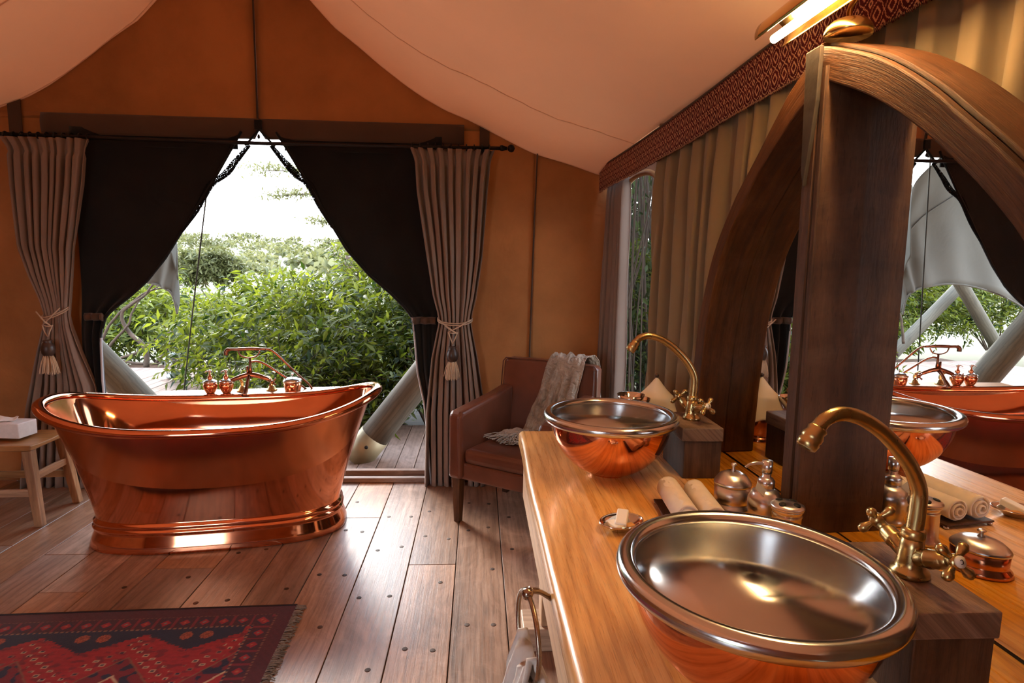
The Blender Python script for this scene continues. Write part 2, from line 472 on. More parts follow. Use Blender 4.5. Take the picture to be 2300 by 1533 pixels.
def glass_mat(name):
    m, nt, out = new_mat(name); g = NT(nt)
    a = g.n('ShaderNodeBsdfTransparent'); b = g.n('ShaderNodeBsdfGlossy'); b.inputs['Roughness'].default_value = 0.05
    mx = g.n('ShaderNodeMixShader'); mx.inputs[0].default_value = 0.18
    g.l(a.outputs[0], mx.inputs[1]); g.l(b.outputs[0], mx.inputs[2]); g.l(mx.outputs[0], out.inputs[0]); return m
M['glass'] = glass_mat('clear_glass')
def mesh_mat(name):
    """insect netting: mostly see-through dark thread"""
    m, nt, out = new_mat(name); g = NT(nt)
    a = g.n('ShaderNodeBsdfTransparent'); b = g.n('ShaderNodeBsdfDiffuse'); b.inputs['Color'].default_value = (0.03, 0.03, 0.028, 1)
    mx = g.n('ShaderNodeMixShader'); mx.inputs[0].default_value = 0.32
    g.l(a.outputs[0], mx.inputs[1]); g.l(b.outputs[0], mx.inputs[2]); g.l(mx.outputs[0], out.inputs[0]); return m
M['net'] = mesh_mat('insect_net')
def net_dark(name):
    m, nt, out = new_mat(name); g = NT(nt)
    a = g.n('ShaderNodeBsdfTransparent'); b = g.n('ShaderNodeBsdfDiffuse'); b.inputs['Color'].default_value = (0.012, 0.012, 0.012, 1)
    tcn = g.n('ShaderNodeTexCoord'); nzn = g.n('ShaderNodeTexNoise', i_Scale=160.0)
    g.l(tcn.outputs['Object'], nzn.inputs['Vector'])
    mx = g.n('ShaderNodeMixShader'); g.l(g.ramp(nzn.outputs['Fac'], [(0.33, (0, 0, 0)), (0.45, (1, 1, 1))]), mx.inputs[0])
    g.l(a.outputs[0], mx.inputs[1]); g.l(b.outputs[0], mx.inputs[2]); g.l(mx.outputs[0], out.inputs[0]); return m
M['net_black'] = net_dark('folded_black_net')

# mirror plane: everything on the mirror frame is laid out in (t along it, z, off towards the room)
MN = Vector((1, 0.0355, 0.008)).normalized()
MO = Vector((0.929, 2.0, 0.9))
MT = Vector((-MN.y, MN.x, 0)).normalized()
MU = MN.cross(MT); MU = MU if MU.z > 0 else -MU
def mloc(t, z, off): return MO + (t - 2) * MT + (z - 0.9) * MU - off * MN

# ================================================================== SETTING
def wallx(y, c=1.24): return c - 0.1 * y

# ---- floor of long boards
floor = holder('floor')
seams = [-4.0, -3.74, -3.50, -3.27, -3.02, -2.80, -2.57, -2.35, -2.13, -1.91, -1.70, -1.525, -1.245, -1.00, -0.78, -0.553, -0.328, -0.098, 0.129, 0.36, 0.60, 0.85, 1.22]
joint = {13: [3.31, 1.2], 14: [3.31, 0.6], 16: [2.758, 0.9], 15: [1.6], 17: [1.3], 18: [0.9], 12: [2.2], 11: [2.75, 0.8], 10: [1.7], 9: [2.55], 8: [2.9, 1.1], 7: [2.2], 6: [3.0, 1.4]}
for i in range(len(seams) - 1):
    x0, x1 = seams[i], seams[i + 1]
    ys = [-2.2] + sorted(joint.get(i, [1.0 + (i * 0.77) % 1.8])) + [3.945]
    for a, b in zip(ys, ys[1:]):
        mb = MB().box((0, 0, -0.0125), (x1 - x0 - 0.004, b - a - 0.003, 0.025), axis=1)
        mb.build('plank', M['floor'], floor, bevel=0.0015, seg=1, loc=((x0 + x1) / 2, (a + b) / 2, R.uniform(-0.0005, 0.0)))
MB().box((-1.4, 0.88, -0.045), (5.4, 6.24, 0.03)).build('subfloor', M['dark_oak'], floor)
peg = None
for i in range(10, 19):
    for y in (2.02, 2.47, 2.93, 3.3):
        for k in (0.24, 0.74):
            if R.random() < 0.22: continue
            x = seams[i] + (seams[i + 1] - seams[i]) * (k + R.uniform(-0.05, 0.05))
            if peg is None:
                peg = MB().lathe([(0.011, 0), (0.011, 0.0012), (0.009, 0.0016)], 10).build('peg', M['dark_oak'], floor)
                p = peg
            else:
                p = peg.copy(); COL.objects.link(p)
            p.location = (x, y + (i % 3) * 0.11 + R.uniform(-0.03, 0.03), -0.0005)

# ---- ceiling liner, slung from a ridge along the tent
RIDGE = -1.49
PROF = [(0.0, 3.56), (0.2, 3.33), (0.46, 3.03), (0.59, 2.888), (0.725, 2.785), (0.86, 2.68), (1.0, 2.583), (1.13, 2.50), (1.27, 2.42), (1.40, 2.365), (1.55, 2.30), (1.836, 2.185), (2.24, 2.062), (2.5, 2.0)]
def ceil_z(x, y):
    u = abs(x - RIDGE)
    u2 = u * 2.26 / (wallx(y, 1.17) - RIDGE)
    d = 3.9 - y
    return interp(PROF, u2)[0] + 0.045 * d + 0.055 * (1 - math.exp(-max(0, d) / 0.22))
def ceil_pt(side):
    def fn(u, v):
        y = 3.97 - v * 6.17
        xe = (wallx(y, 1.17) - RIDGE) * 1.005
        x = RIDGE + side * u * xe
        z = ceil_z(x, y)
        rip = 0.006 * math.sin(9 * u * 2.2 + 5 * math.sin(y * 1.3)) * smoothstep(0.05, 0.3, u) * (1 - smoothstep(0.85, 1, u))
        rip += 0.010 * nz3(u * 5, y * 1.1, 3.3)
        # a few slack creases fanning across the slope
        if side > 0:
            for k, (yc, sl) in enumerate(((2.55, 0.35), (2.38, 0.45), (2.2, 0.5), (2.0, 0.55), (1.72, 0.6), (1.5, 0.6))):
                d = y - (yc - sl * (u - 0.5))
                rip += 0.007 * math.exp(-(d / 0.035) ** 2) * smoothstep(0.25, 0.45, u) * (1 - smoothstep(0.8, 0.98, u)) * (1 if k % 2 else 0.6)
        return (x, y, z + rip)
    return fn
ceiling = holder('ceiling')
for side in (-1, 1):
    MB().grid(70, 150, ceil_pt(side)).build('liner_panel', M['liner'], ceiling, solid=0.004)
# the stitched pleat that crosses the liner, and its hem
for side in (-1, 1):
    f = ceil_pt(side)
    for nm, v, w in (('stitched_pleat', 0.104, 0.011), ('hem', 0.008, 0.008)):
        pts = [Vector(f(u / 60, v)) + Vector((0, 0.006 * math.sin(u * 1.7) * (nm != 'hem'), -0.004)) for u in range(3, 61)]
        mb = MB()
        mb.grid(58, 4, lambda a, b, P=pts, w=w: P[int(round(a * 57))] + Vector((0, (b - 0.5) * w * (1 + 0.5 * math.sin(a * 160)), -0.004 * math.sin(b * math.pi))))
        mb.build(nm, M['liner'], ceiling)

# ---- back wall of orange canvas
wall_back = holder('wall_back')
def canvas(name, x0, x1, z0, z1, y=3.94, seed=0.0, nx=40, nz=40, mat='canvas', parent=wall_back, amp=0.018):
    def fn(u, v):
        x = x0 + (x1 - x0) * u; z = z0 + (z1 - z0) * v
        e = min(1, 8 * min(u, 1 - u)) * min(1, 8 * min(v, 1 - v))
        return (x, y + amp * e * (nz3(x * 1.5 + seed, z * 1.2, seed) + 0.5 * nz3((x - z) * 3 + seed, (x + z) * 0.9, 2)), z)
    return MB().grid(nx, nz, fn).build(name, M[mat], parent, solid=0.003)
canvas('canvas_panel', -3.95, -2.44, 0, 2.34, seed=1)
canvas('canvas_panel', -0.32, 0.356, 0, 2.34, seed=3)
canvas('canvas_panel', 0.356, 0.93, 0, 2.34, seed=4)
canvas('canvas_panel', -3.95, -1.382, 2.30, 3.75, seed=5)
canvas('canvas_panel', -1.382, 0.93, 2.30, 3.75, seed=7)
def strip(name, x0, x1, z0, z1, y, mat, parent, sl=0.0):
    return MB().box(((x0 + x1) / 2, y, (z0 + z1) / 2), (x1 - x0, 0.005, z1 - z0)).build(name, M[mat], parent)
MB().tube([(-1.383, 3.925, 2.33), (-1.384, 3.92, 3.2), (-1.384, 3.92, 3.6)], 0.013, 6, flat=0.3).build('seam_tape', M['tape'], wall_back)
MB().tube([(0.372, 3.925, 2.3), (0.358, 3.922, 1.73), (0.345, 3.925, 0.9), (0.350, 3.925, 0.02)], 0.013, 6, flat=0.4).build('seam_tape', M['tape'], wall_back)
strip('webbing_strap', -2.868, -2.79, 2.19, 2.52, 3.925, 'tape', wall_back)
strip('webbing_strap', -0.003, 0.06, 2.19, 2.42, 3.925, 'tape', wall_back)
for xa, xb in ((-2.67, -1.367), (-0.10, -1.367)):
    MB().grid(30, 8, lambda u, v, xa=xa, xb=xb: (xa + (xb + (0.032 if xa > -1 else -0.032) * max(0.0, 1 - v / 0.42) - xa) * u, 3.915 - 0.012 * math.sin(v * math.pi) + 0.004 * nz3(xa + u * 5, v, 0), 2.207 + 0.123 * v)).build('rolled_canvas_band', M['tape'], wall_back, solid=0.006)
MB().box((-1.37, 3.93, -0.0), (2.2, 0.05, 0.03)).build('ground_flap', M['flap'], wall_back)

# ---- door opening with two black-lined flaps held aside
door = holder('door_1')
EL = [(0.0, -2.37), (0.3, -2.365), (0.69, -2.375), (0.949, -2.368), (1.09, -2.345), (1.15, -2.29), (1.22, -2.205), (1.32, -2.095), (1.46, -1.98), (1.594, -1.895), (1.69, -1.83), (1.935, -1.667), (2.162, -1.533), (2.25, -1.48)]
ER = [(0.0, -0.30), (0.35, -0.325), (0.551, -0.345), (0.761, -0.388), (0.968, -0.405), (1.10, -0.418), (1.16, -0.462), (1.258, -0.562), (1.379, -0.703), (1.538, -0.841), (1.745, -0.963), (1.949, -1.077), (2.163, -1.205), (2.25, -1.26)]
def flap(edge, xo, side):
    f = holder('door_flap', 'thing'); del f['kind']; f.parent = door
    def fn(u, v):
        z = 2.25 * v
        xe = interp(edge, z)[0]
        k = smoothstep(1.3, 0.95, z)
        x = xo + (xe - xo) * u
        y = 3.905 + 0.05 * k * math.sin(u * 17 + z) * u * (1 - k * 0.3) + 0.012 * nz3(x * 3, z * 2, 4)
        y += 0.05 * (1 - k) * math.sin(math.pi * u) * 0.5 - 0.03 * k
        return (x, y, z)
    MB().grid(40, 70, fn).build('flap_cloth', M['flap'], f, solid=0.006)
    pts = [Vector(fn(1.0, z / 2.25)) + Vector((0.004 * side, -0.006, 0)) for z in [i * 0.03 for i in range(0, 76)]]
    MB().tube([p for p in pts if p.z < (1.12 if side < 0 else 0.98)], 0.010, 6, flat=0.6).build('flap_lining', M['flap_edge'], f)
    MB().tube([p for p in pts if p.z >= 1.0], 0.009, 6).build('flap_hem', M['flap'], f)
    ps = [Vector(fn(u / 20, 1.09 / 2.25)) + Vector((0, -0.022, 0)) for u in range(4, 21)]
    MB().tube(ps, 0.012, 6, flat=2.0).build('flap_tie', M['tape'], f)
    return f
flap(EL, -2.50, 1)
flap(ER, -0.24, -1)
# gathered black netting along both edges of the gap
nl = [(-1.425, 2.165), (-1.50, 2.075), (-1.572, 1.985), (-1.667, 1.915), (-1.76, 1.76), (-1.86, 1.63)]
nr = [(-1.30, 2.165), (-1.22, 2.065), (-1.15, 1.985), (-1.077, 1.93), (-1.005, 1.79), (-0.93, 1.67)]
for P, s in ((nl, -1), (nr, 1)):
    sp = spline([(x, 3.90, z) for x, z in P], 6)
    MB().grid(len(sp), 5, lambda a, b, sp=sp, s=s: sp[int(round(a * (len(sp) - 1)))] + Vector((s * (b - 0.3) * 0.035 * (0.5 + math.sin(math.pi * min(1, a * 1.1))), -0.004 - 0.008 * math.sin(b * 6), 0.3 * (b - 0.3) * 0.04))).build('gathered_net', M['net_black'], door, solid=0.002)
    MB().tube(sp, 0.006, 6).build('net_hem', M['flap'], door)
# the black tapes of the door head
for a, b in (((-1.367, 2.262), (-1.455, 2.165)), ((-1.367, 2.262), (-1.275, 2.165))):
    MB().tube([(a[0], 3.90, a[1]), (b[0], 3.90, b[1])], 0.012, 6, flat=0.5).build('head_tape', M['flap'], door)
MB().box((-1.37, 3.895, 2.290), (0.045, 0.02, 0.060)).build('head_patch', M['flap'], door, bevel=0.004)
MB().lathe([(0.004, 0), (0.010, 0.01), (0.006, 0.025), (0.0, 0.03)], 8, c=(-1.367, 3.888, 2.205)).build('zip_pull', M['iron'], door)
for x0, x1 in ((-2.45, -1.51), (-1.222, -0.3)):
    MB().box(((x0 + x1) / 2, 3.925, 2.215), (x1 - x0, 0.008, 0.14)).build('head_panel', M['flap'], door)
MB().box((-1.37, 3.925, 2.262), (0.30, 0.008, 0.105), top=(0.3, 1)).build('head_panel', M['flap'], door) if False else None
# sill of two battens
sill = holder('trim_1')
for y, z, h in ((3.885, 0.017, 0.032), (3.972, 0.030, 0.05)):
    MB().box((-1.35, y, z), (2.3, 0.045, h)).build('sill_batten', M['deck'], sill, bevel=0.004)

# ---- right wall: canvas with a pointed window
wall_right = holder('wall_right')
WY, WZ0, WSP, WAP, WH = 3.375, 0.35, 1.70, 1.965, 0.36
def gothic(n=14, grow=0.0):
    h = WH + grow
    pts = [(WY - h, WZ0 - grow), (WY + h, WZ0 - grow)]
    for k in range(n + 1):
        a = k / n; pts.append((WY + h * math.cos(a * math.pi / 2) ** 0.8, WSP + (WAP + grow - WSP) * math.sin(a * math.pi / 2) ** 0.95))
    for k in range(n - 1, -1, -1):
        a = k / n; pts.append((WY - h * math.cos(a * math.pi / 2) ** 0.8, WSP + (WAP + grow - WSP) * math.sin(a * math.pi / 2) ** 0.95))
    return pts
def wr(y, z, off=0.0): return (wallx(y) - off, y, z)
def side_panel(y0, y1, z0, z1, nm='canvas_panel'):
    MB().grid(12, 12, lambda u, v: wr(y0 + (y1 - y0) * u, z0 + (z1 - z0) * v)).build(nm, M['canvas'], wall_right, solid=0.003)
side_panel(-2.2, WY - WH, 0, 2.75)
side_panel(WY + WH, 3.95, 0, 2.5)
side_panel(WY - WH, WY + WH, 0, WZ0)
g = gothic()
top = [p for p in g if p[1] >= WSP - 1e-6]
mb = MB()
for a, b in zip(top, top[1:]):
    mb.add([wr(a[0], a[1]), wr(b[0], b[1]), wr(b[0], 2.4), wr(a[0], 2.4)], [(0, 1, 2, 3)])
mb.build('canvas_panel', M['canvas'], wall_right, solid=0.003)
window = holder('window_1')
MB().prism(gothic(), lambda a, b, h: wr(a, b, -0.01 + h), 0.002).build('pane', M['net'], window)
gp = gothic(14, 0.008)
MB().tube([wr(a, b, 0.004) for a, b in gp + gp[:1]], 0.016, 6).build('window_binding', M['canvas'], window)

# ---- left wall and the wall behind the camera, with an unseen doorway opened for cool fill light
wall_left = holder('wall_left')
canvas('canvas_panel', -2.2, 3.95, -0.04, 2.6, y=0, parent=wall_left, nx=60, nz=30)
wall_left.children[0].rotation_euler = (0, 0, math.pi / 2)
wall_left.children[0].location = (-3.95, 0, 0)
wall_front = holder('wall_front')
canvas('canvas_panel', -3.95, -2.6, 0, 3.7, y=-2.2, parent=wall_front, nx=20, nz=20)
canvas('canvas_panel', 0.3, 1.5, 0, 3.7, y=-2.2, parent=wall_front, nx=20, nz=20)
canvas('canvas_panel', -1.6, 0.3, 0, 2.3, y=-2.2, parent=wall_front, nx=20, nz=20)
canvas('canvas_panel', -2.6, 0.3, 2.2, 3.75, y=-2.2, parent=wall_front, nx=20, nz=20)

# ---- unseen outer fly, added past the back wall to shade logs and near deck
fly = holder('shade_fly')
for side in (-1, 1):
    MB().grid(12, 24, lambda u, v, side=side: (RIDGE + side * 3.1 * u, 3.98 + 1.75 * v, 4.05 - 1.10 * u - 0.42 * v * (1 - 0.55 * u) + 0.05 * math.sin(u * 3.1))).build('shade_fly_sheet', M['awning'], fly, solid=0.004)
# ---- outside: ground, deck, hills
deck = holder('deck')
proto = {}
def board(x, y0, y1):
    key = round(y1 - y0, 2)
    if key not in proto:
        o = MB().box((0, 0, -0.016), (0.135, y1 - y0, 0.032), axis=1).build('deck_board', M['deck'], deck, bevel=0.004, seg=1); proto[key] = o
    else:
        o = proto[key].copy(); COL.objects.link(o)
    o.location = (x, (y0 + y1) / 2, -0.05 + R.uniform(-0.002, 0.002))
for k in range(54):
    x = 0.72 - 0.14 * k
    ye = 5.5 if x > -1.1 else (6.3 if x > -2.0 else (7.6 if x > -3.2 else 8.5))
    board(x, 3.99, ye)
MB().box((-2.9, 6.6, -0.2), (7.7, 5.4, 0.12)).build('deck_joists', M['dark_oak'], deck)

ground = holder('ground')
def gpt(u, v):
    y = 4.2 + (v ** 3) * 420; x = (u - 0.5) * (60 + 900 * v ** 2)
    z = -0.6 + 0.15 * nz3(x * 0.1, y * 0.1, 0) + 13.5 * smoothstep(60, 420, y) + 3.0 * smoothstep(40, 300, y) * nz3(x * 0.006, y * 0.01, 5)
    return (x, y, z)
MB().grid(60, 60, gpt).build('savanna', M['grass'], ground)
MB().box((0, -40, -0.7), (200, 89, 0.1)).build('yard', M['grass'], ground)

# ================================================================== SOFT FURNISHINGS
def drape(name, mat, P0, D, N, levels, amps, folds, seed=0, nu=150, nv=70, header=0.0, parent=None, solid=0.003, deep=0.6):
    """pleated cloth: levels [(z, left, right)] along D from P0, amps [(z, amplitude)]"""
    rs = random.Random(seed)
    ph = [rs.uniform(-0.6, 0.6) for _ in range(folds + 2)]
    wt = [rs.uniform(0.65, 1.15) for _ in range(folds + 2)]
    zs0, zs1 = levels[0][0], levels[-1][0]
    D = Vector(D); N = Vector(N); P0 = Vector(P0)
    def fn(u, v):
        z = zs0 + (zs1 - zs0) * v
        l, r = interp(levels, z); a = interp(amps, z)[0]
        q = u * folds; i = int(min(folds - 1, q)); fr = q - i
        p = q + 0.35 * (ph[i] * (1 - fr) + ph[i + 1] * fr)
        w = wt[i] * (1 - fr) + wt[i + 1] * fr
        drift = 0.25 * nz3(u * 4 + seed, z * 1.3, seed)
        s = math.sin(2 * math.pi * (p + drift))
        c = math.sin(4 * math.pi * (p + drift))
        wv = (abs(s) ** 0.75) * (1 if s > 0 else -1)
        n2 = 0.25 * math.sin(2 * math.pi * (p * 2.3 + 0.7)) * min(1, a * 40)
        x = l + (r - l) * u - deep * a * 0.35 * c * min(1, 6 * min(u, 1 - u))
        return P0 + D * x + N * (a * w * (wv + n2)) + Vector((0, 0, z))
    return MB().grid(nu, nv, fn).build(name, M[mat], parent, solid=solid)

# curtain rod over the door
rod = thing('curtain_rod', 'black iron curtain rod with ball finials across the back doorway', 'curtain rod', (-1.35, 3.85, 2.186))
MB().tube([(-1.60, 0, 0), (-0.8, 0, -0.010), (0, 0, -0.015), (0.8, 0, -0.011), (1.52, 0, -0.004)], 0.0115, 10).build('pole', M['iron'], rod)
for x in (-1.62, 1.545):
    MB().lathe([(0.0, -0.024), (0.014, -0.02), (0.023, -0.008), (0.025, 0.003), (0.020, 0.016), (0.0, 0.025)], 14, M=Matrix.Rotation(math.pi / 2, 3, 'Y'), c=(x, 0, -0.003)).build('finial', M['iron'], rod)
    MB().lathe([(0.016, -0.02), (0.019, -0.006), (0.013, 0.014)], 12, M=Matrix.Rotation(math.pi / 2, 3, 'Y'), c=(x - math.copysign(0.05, x), 0, -0.003)).build('collar', M['iron'], rod)
for x in (-1.46, 1.375):
    MB().box((x, 0.03, -0.012), (0.02, 0.07, 0.03)).build('bracket', M['iron'], rod, bevel=0.003)
ringp = None
for x in [-1.49 + 0.048 * k for k in range(11)] + [0.93 + 0.048 * k for k in range(11)]:
    if ringp is None:
        ringp = MB().tube([(0, 0.019 * math.cos(a), 0.019 * math.sin(a)) for a in [k * math.pi / 8 for k in range(17)]], 0.004, 5).build('curtain_ring', M['iron'], rod); o = ringp
    else:
        o = ringp.copy(); COL.objects.link(o)
    o.location = (x, 0, -0.006)

def door_curtain(label, levels, seed):
    t = thing('door_curtain', label, 'curtain', (0, 3.83, 0), group=None)
    am = [(0.0, 0.048), (0.5, 0.044), (0.9, 0.030), (1.09, 0.020), (1.3, 0.024), (1.7, 0.030), (2.06, 0.028), (2.085, 0.012), (2.10, 0.014), (2.165, 0.030)]
    drape('curtain_cloth', 'curtain', (0, 0, 0), (1, 0, 0), (0, -1, 0), levels, am, 9, seed, 190, 80, parent=t)
    return t
RL = [(0.0, -0.344, 0.085), (0.5, -0.335, 0.05), (0.85, -0.30, 0.0), (1.0, -0.27, -0.03), (1.085, -0.252, -0.046), (1.15, -0.262, -0.035), (1.25, -0.29, -0.012), (1.5, -0.33, 0.022), (1.9, -0.39, 0.05), (2.07, -0.40, 0.065), (2.10, -0.405, 0.068), (2.165, -0.43, 0.092)]
LL = [(0.0, -2.90, -2.42), (0.5, -2.83, -2.40), (0.66, -2.79, -2.42), (0.87, -2.735, -2.485), (1.03, -2.69, -2.53), (1.10, -2.678, -2.538), (1.2, -2.70, -2.525), (1.35, -2.755, -2.505), (1.52, -2.80, -2.485), (1.9, -2.815, -2.40), (2.07, -2.815, -2.375), (2.10, -2.82, -2.372), (2.165, -2.855, -2.35)]
door_curtain('taupe pleated curtain tied back right of the doorway, beside the armchair', RL, 5)
door_curtain('taupe pleated curtain tied back left of the doorway, behind the stool', LL, 8)

def tieback(label, cx, cz, w, lean):
    t = thing('curtain_tieback', label, 'tieback', (cx, 3.77, cz), group='tassel tiebacks of the doorway curtains')
    h = w / 2
    for k, dz in enumerate((0.0, 0.012)):
        ring = [(h * 1.08 * math.cos(a), 0.06 - 0.062 * math.sin(a), 0.02 + dz + lean * h * math.cos(a) - 0.03 * max(0, math.sin(a))) for a in [i * math.pi / 14 for i in range(29)]]
        MB().tube(ring, 0.0042, 6).build('rope_loop', M['rope'], t)
    kx = -0.01
    for a, b in (((-h, 0.03), (kx + 0.02, -0.055)), ((h, 0.03 + lean * h), (kx - 0.025, -0.05)), ((-h * 0.6, -0.01), (kx + 0.028, -0.058)), ((kx - 0.03, -0.05), (kx, -0.125)), ((kx + 0.03, -0.05), (kx, -0.125)), ((kx - 0.03, -0.052), (kx + 0.03, -0.056))):
        MB().tube([(a[0], -0.012, a[1]), ((a[0] + b[0]) / 2, -0.02, (a[1] + b[1]) / 2 - 0.004), (b[0], -0.016, b[1])], 0.0038, 6).build('rope_strand', M['rope'], t)
    bx = kx - 0.002
    MB().lathe([(0.0, 0.0), (0.024, 0.002), (0.026, 0.008), (0.021, 0.015), (0.027, 0.022), (0.036, 0.042), (0.038, 0.06), (0.034, 0.082), (0.024, 0.10), (0.0, 0.106)], 18, c=(bx, -0.02, -0.14), M=Matrix.Scale(-1, 3, (0, 0, 1))).build('wooden_ball', M['darkwood_ball'], t)
    mb = MB()
    for k in range(150):
        a = R.uniform(0, 2 * math.pi); r0 = R.uniform(0.0, 0.024); r1 = r0 * 1.5 + R.uniform(0.004, 0.022)
        L = R.uniform(0.10, 0.125)
        p = [(bx + r0 * math.cos(a), -0.02 + r0 * math.sin(a), -0.232), (bx + (r0 + r1) / 2 * 1.15 * math.cos(a), -0.02 + (r0 + r1) / 2 * math.sin(a), -0.232 - L * 0.5), (bx + r1 * math.cos(a), -0.02 + r1 * math.sin(a), -0.232 - L)]
        mb.tube(p, 0.0017, 4)
    tag(mb.build('tassel_fringe', M['fringe'], t), kind='stuff')
    return t
tieback('cream rope tieback with dark ball tassel on the left doorway curtain', -2.612, 1.098, 0.142, 0.35)
tieback('cream rope tieback with dark ball tassel on the right doorway curtain', -0.150, 1.08, 0.205, 0.0)

# side curtains along the right wall, under the valance
SD = Vector((-0.1, 1, 0)).normalized(); SN = Vector((-1, -0.1, 0)).normalized()
def sp(y, c=1.215): return Vector((c - 0.1 * y, y, 0))
t = thing('side_curtain', 'narrow taupe curtain gathered into the corner left of the arched window', 'curtain', sp(3.6))
drape('curtain_cloth', 'curtain', (0, 0, 0), SD, SN, [(0.02, -0.13, 0.33), (0.9, -0.12, 0.31), (1.6, -0.10, 0.26), (2.0, -0.09, 0.22)], [(0.02, 0.042), (1.9, 0.030), (2.0, 0.02)], 5, 21, 110, 40, parent=t)
t = thing('side_curtain', 'long olive brown pleated curtain hanging behind the arched mirror', 'curtain', sp(3.0, 1.195))
drape('curtain_cloth', 'curtain_side', (0, 0, 0), SD, SN, [(0.02, -4.2, 0.02), (1.8, -4.2, 0.03), (2.3, -4.2, 0.03)], [(0.02, 0.048), (1.5, 0.042), (1.85, 0.032), (1.97, 0.021), (2.3, 0.018)], 36, 33, 860, 44, parent=t)

# valance of red woven fabric
def valance_mat():
    m, nt, out = new_mat('red_woven_band'); g = NT(nt)
    uv = g.n('ShaderNodeUVMap'); sx = g.n('ShaderNodeSeparateXYZ'); g.l(uv.outputs[0], sx.inputs[0])
    def cell(scale, shift, st=0.0):
        q = 18.0
        a = g.math('MULTIPLY_ADD', sx.outputs[0], scale, shift); b = g.math('MULTIPLY_ADD', sx.outputs[1], scale, shift)
        a = g.math('ABSOLUTE', g.math('SUBTRACT', g.math('FRACT', a), 0.5)); b = g.math('ABSOLUTE', g.math('SUBTRACT', g.math('FRACT', b), 0.5))
        a = g.math('SNAP', a, 1 / q); b = g.math('SNAP', b, 1 / q)
        return a, b
    S1 = 1 / 0.049
    a, b = cell(S1, 0.0)
    d = g.math('ADD', a, b)
    def band(d, lo, hi): return g.math('MULTIPLY', g.math('GREATER_THAN', d, lo), g.math('LESS_THAN', d, hi))
    r1 = band(d, 0.15, 0.23)
    dd = g.math('MAXIMUM', a, b); oct_ = g.math('ADD', g.math('MULTIPLY', dd, 0.5), g.math('MULTIPLY', d, 0.5))
    r2 = band(oct_, 0.40, 0.455)
    a2, b2 = cell(S1, 0.5)
    d2 = g.math('ADD', a2, b2)
    r3 = band(d2, 0.05, 0.12)
    f = g.math('MAXIMUM', g.math('MAXIMUM', r1, r2), r3)
    tcn = g.n('ShaderNodeTexCoord'); nz_ = g.n('ShaderNodeTexNoise', i_Scale=40.0)
    g.l(tcn.outputs['Object'], nz_.inputs['Vector'])
    base = g.ramp(nz_.outputs['Fac'], [(0.3, (0.060, 0.007, 0.011)), (0.7, (0.115, 0.013, 0.018))])
    c = g.mix(f, base, (0.60, 0.34, 0.21))
    p = g.n('ShaderNodeBsdfPrincipled'); p.inputs['Roughness'].default_value = 0.85; p.inputs['Specular IOR Level'].default_value = 0.15
    g.l(c, p.inputs['Base Color'])
    bp = g.n('ShaderNodeBump', i_Strength=0.4, i_Distance=0.002); g.l(f, bp.inputs['Height']); g.l(bp.outputs[0], p.inputs['Normal'])
    g.l(p.outputs[0], out.inputs[0]); return m
M['valance'] = valance_mat()
VU = [(-2.2, 2.42), (0.6, 2.285), (1.744, 2.216), (2.045, 2.192), (2.438, 2.160), (2.866, 2.131), (3.337, 2.106), (3.95, 2.083)]
VL = [(-2.2, 2.28), (0.6, 2.135), (1.4, 2.075), (1.95, 2.040), (2.42, 2.010), (2.848, 1.982), (3.9, 1.938), (3.95, 1.936)]
def vfn(u, v):
    y = -0.4 + 4.3 * u
    a, b = interp(VL, y)[0], interp(VU, y)[0]
    z = a + (b - a) * v + 0.003 * math.sin(y * 60) * (1 - v) * 0.3
    return (wallx(y, 1.162) - 0.004 * math.sin(y * 9) * (1 - v), y, z)
t = thing('valance', 'dark red woven valance with cream diamond pattern along the right wall', 'valance', (0, 0, 0))
o = MB().grid(150, 6, vfn, uvs=(4.3, 0.137)).build('woven_band', M['valance'], t, solid=0.004)
MB().tube([vfn(k / 80, 1.0) for k in range(81)], 0.006, 6).build('top_piping', M['tape'], t)
mb = MB()
for k in range(900):
    p = Vector(vfn(k / 900, 0.0)); mb.tube([p, p + Vector((0, R.uniform(-0.004, 0.004), -R.uniform(0.006, 0.012)))], 0.0016, 3, cap=False)
tag(mb.build('tufted_edge', M['valance'], t), kind='stuff')

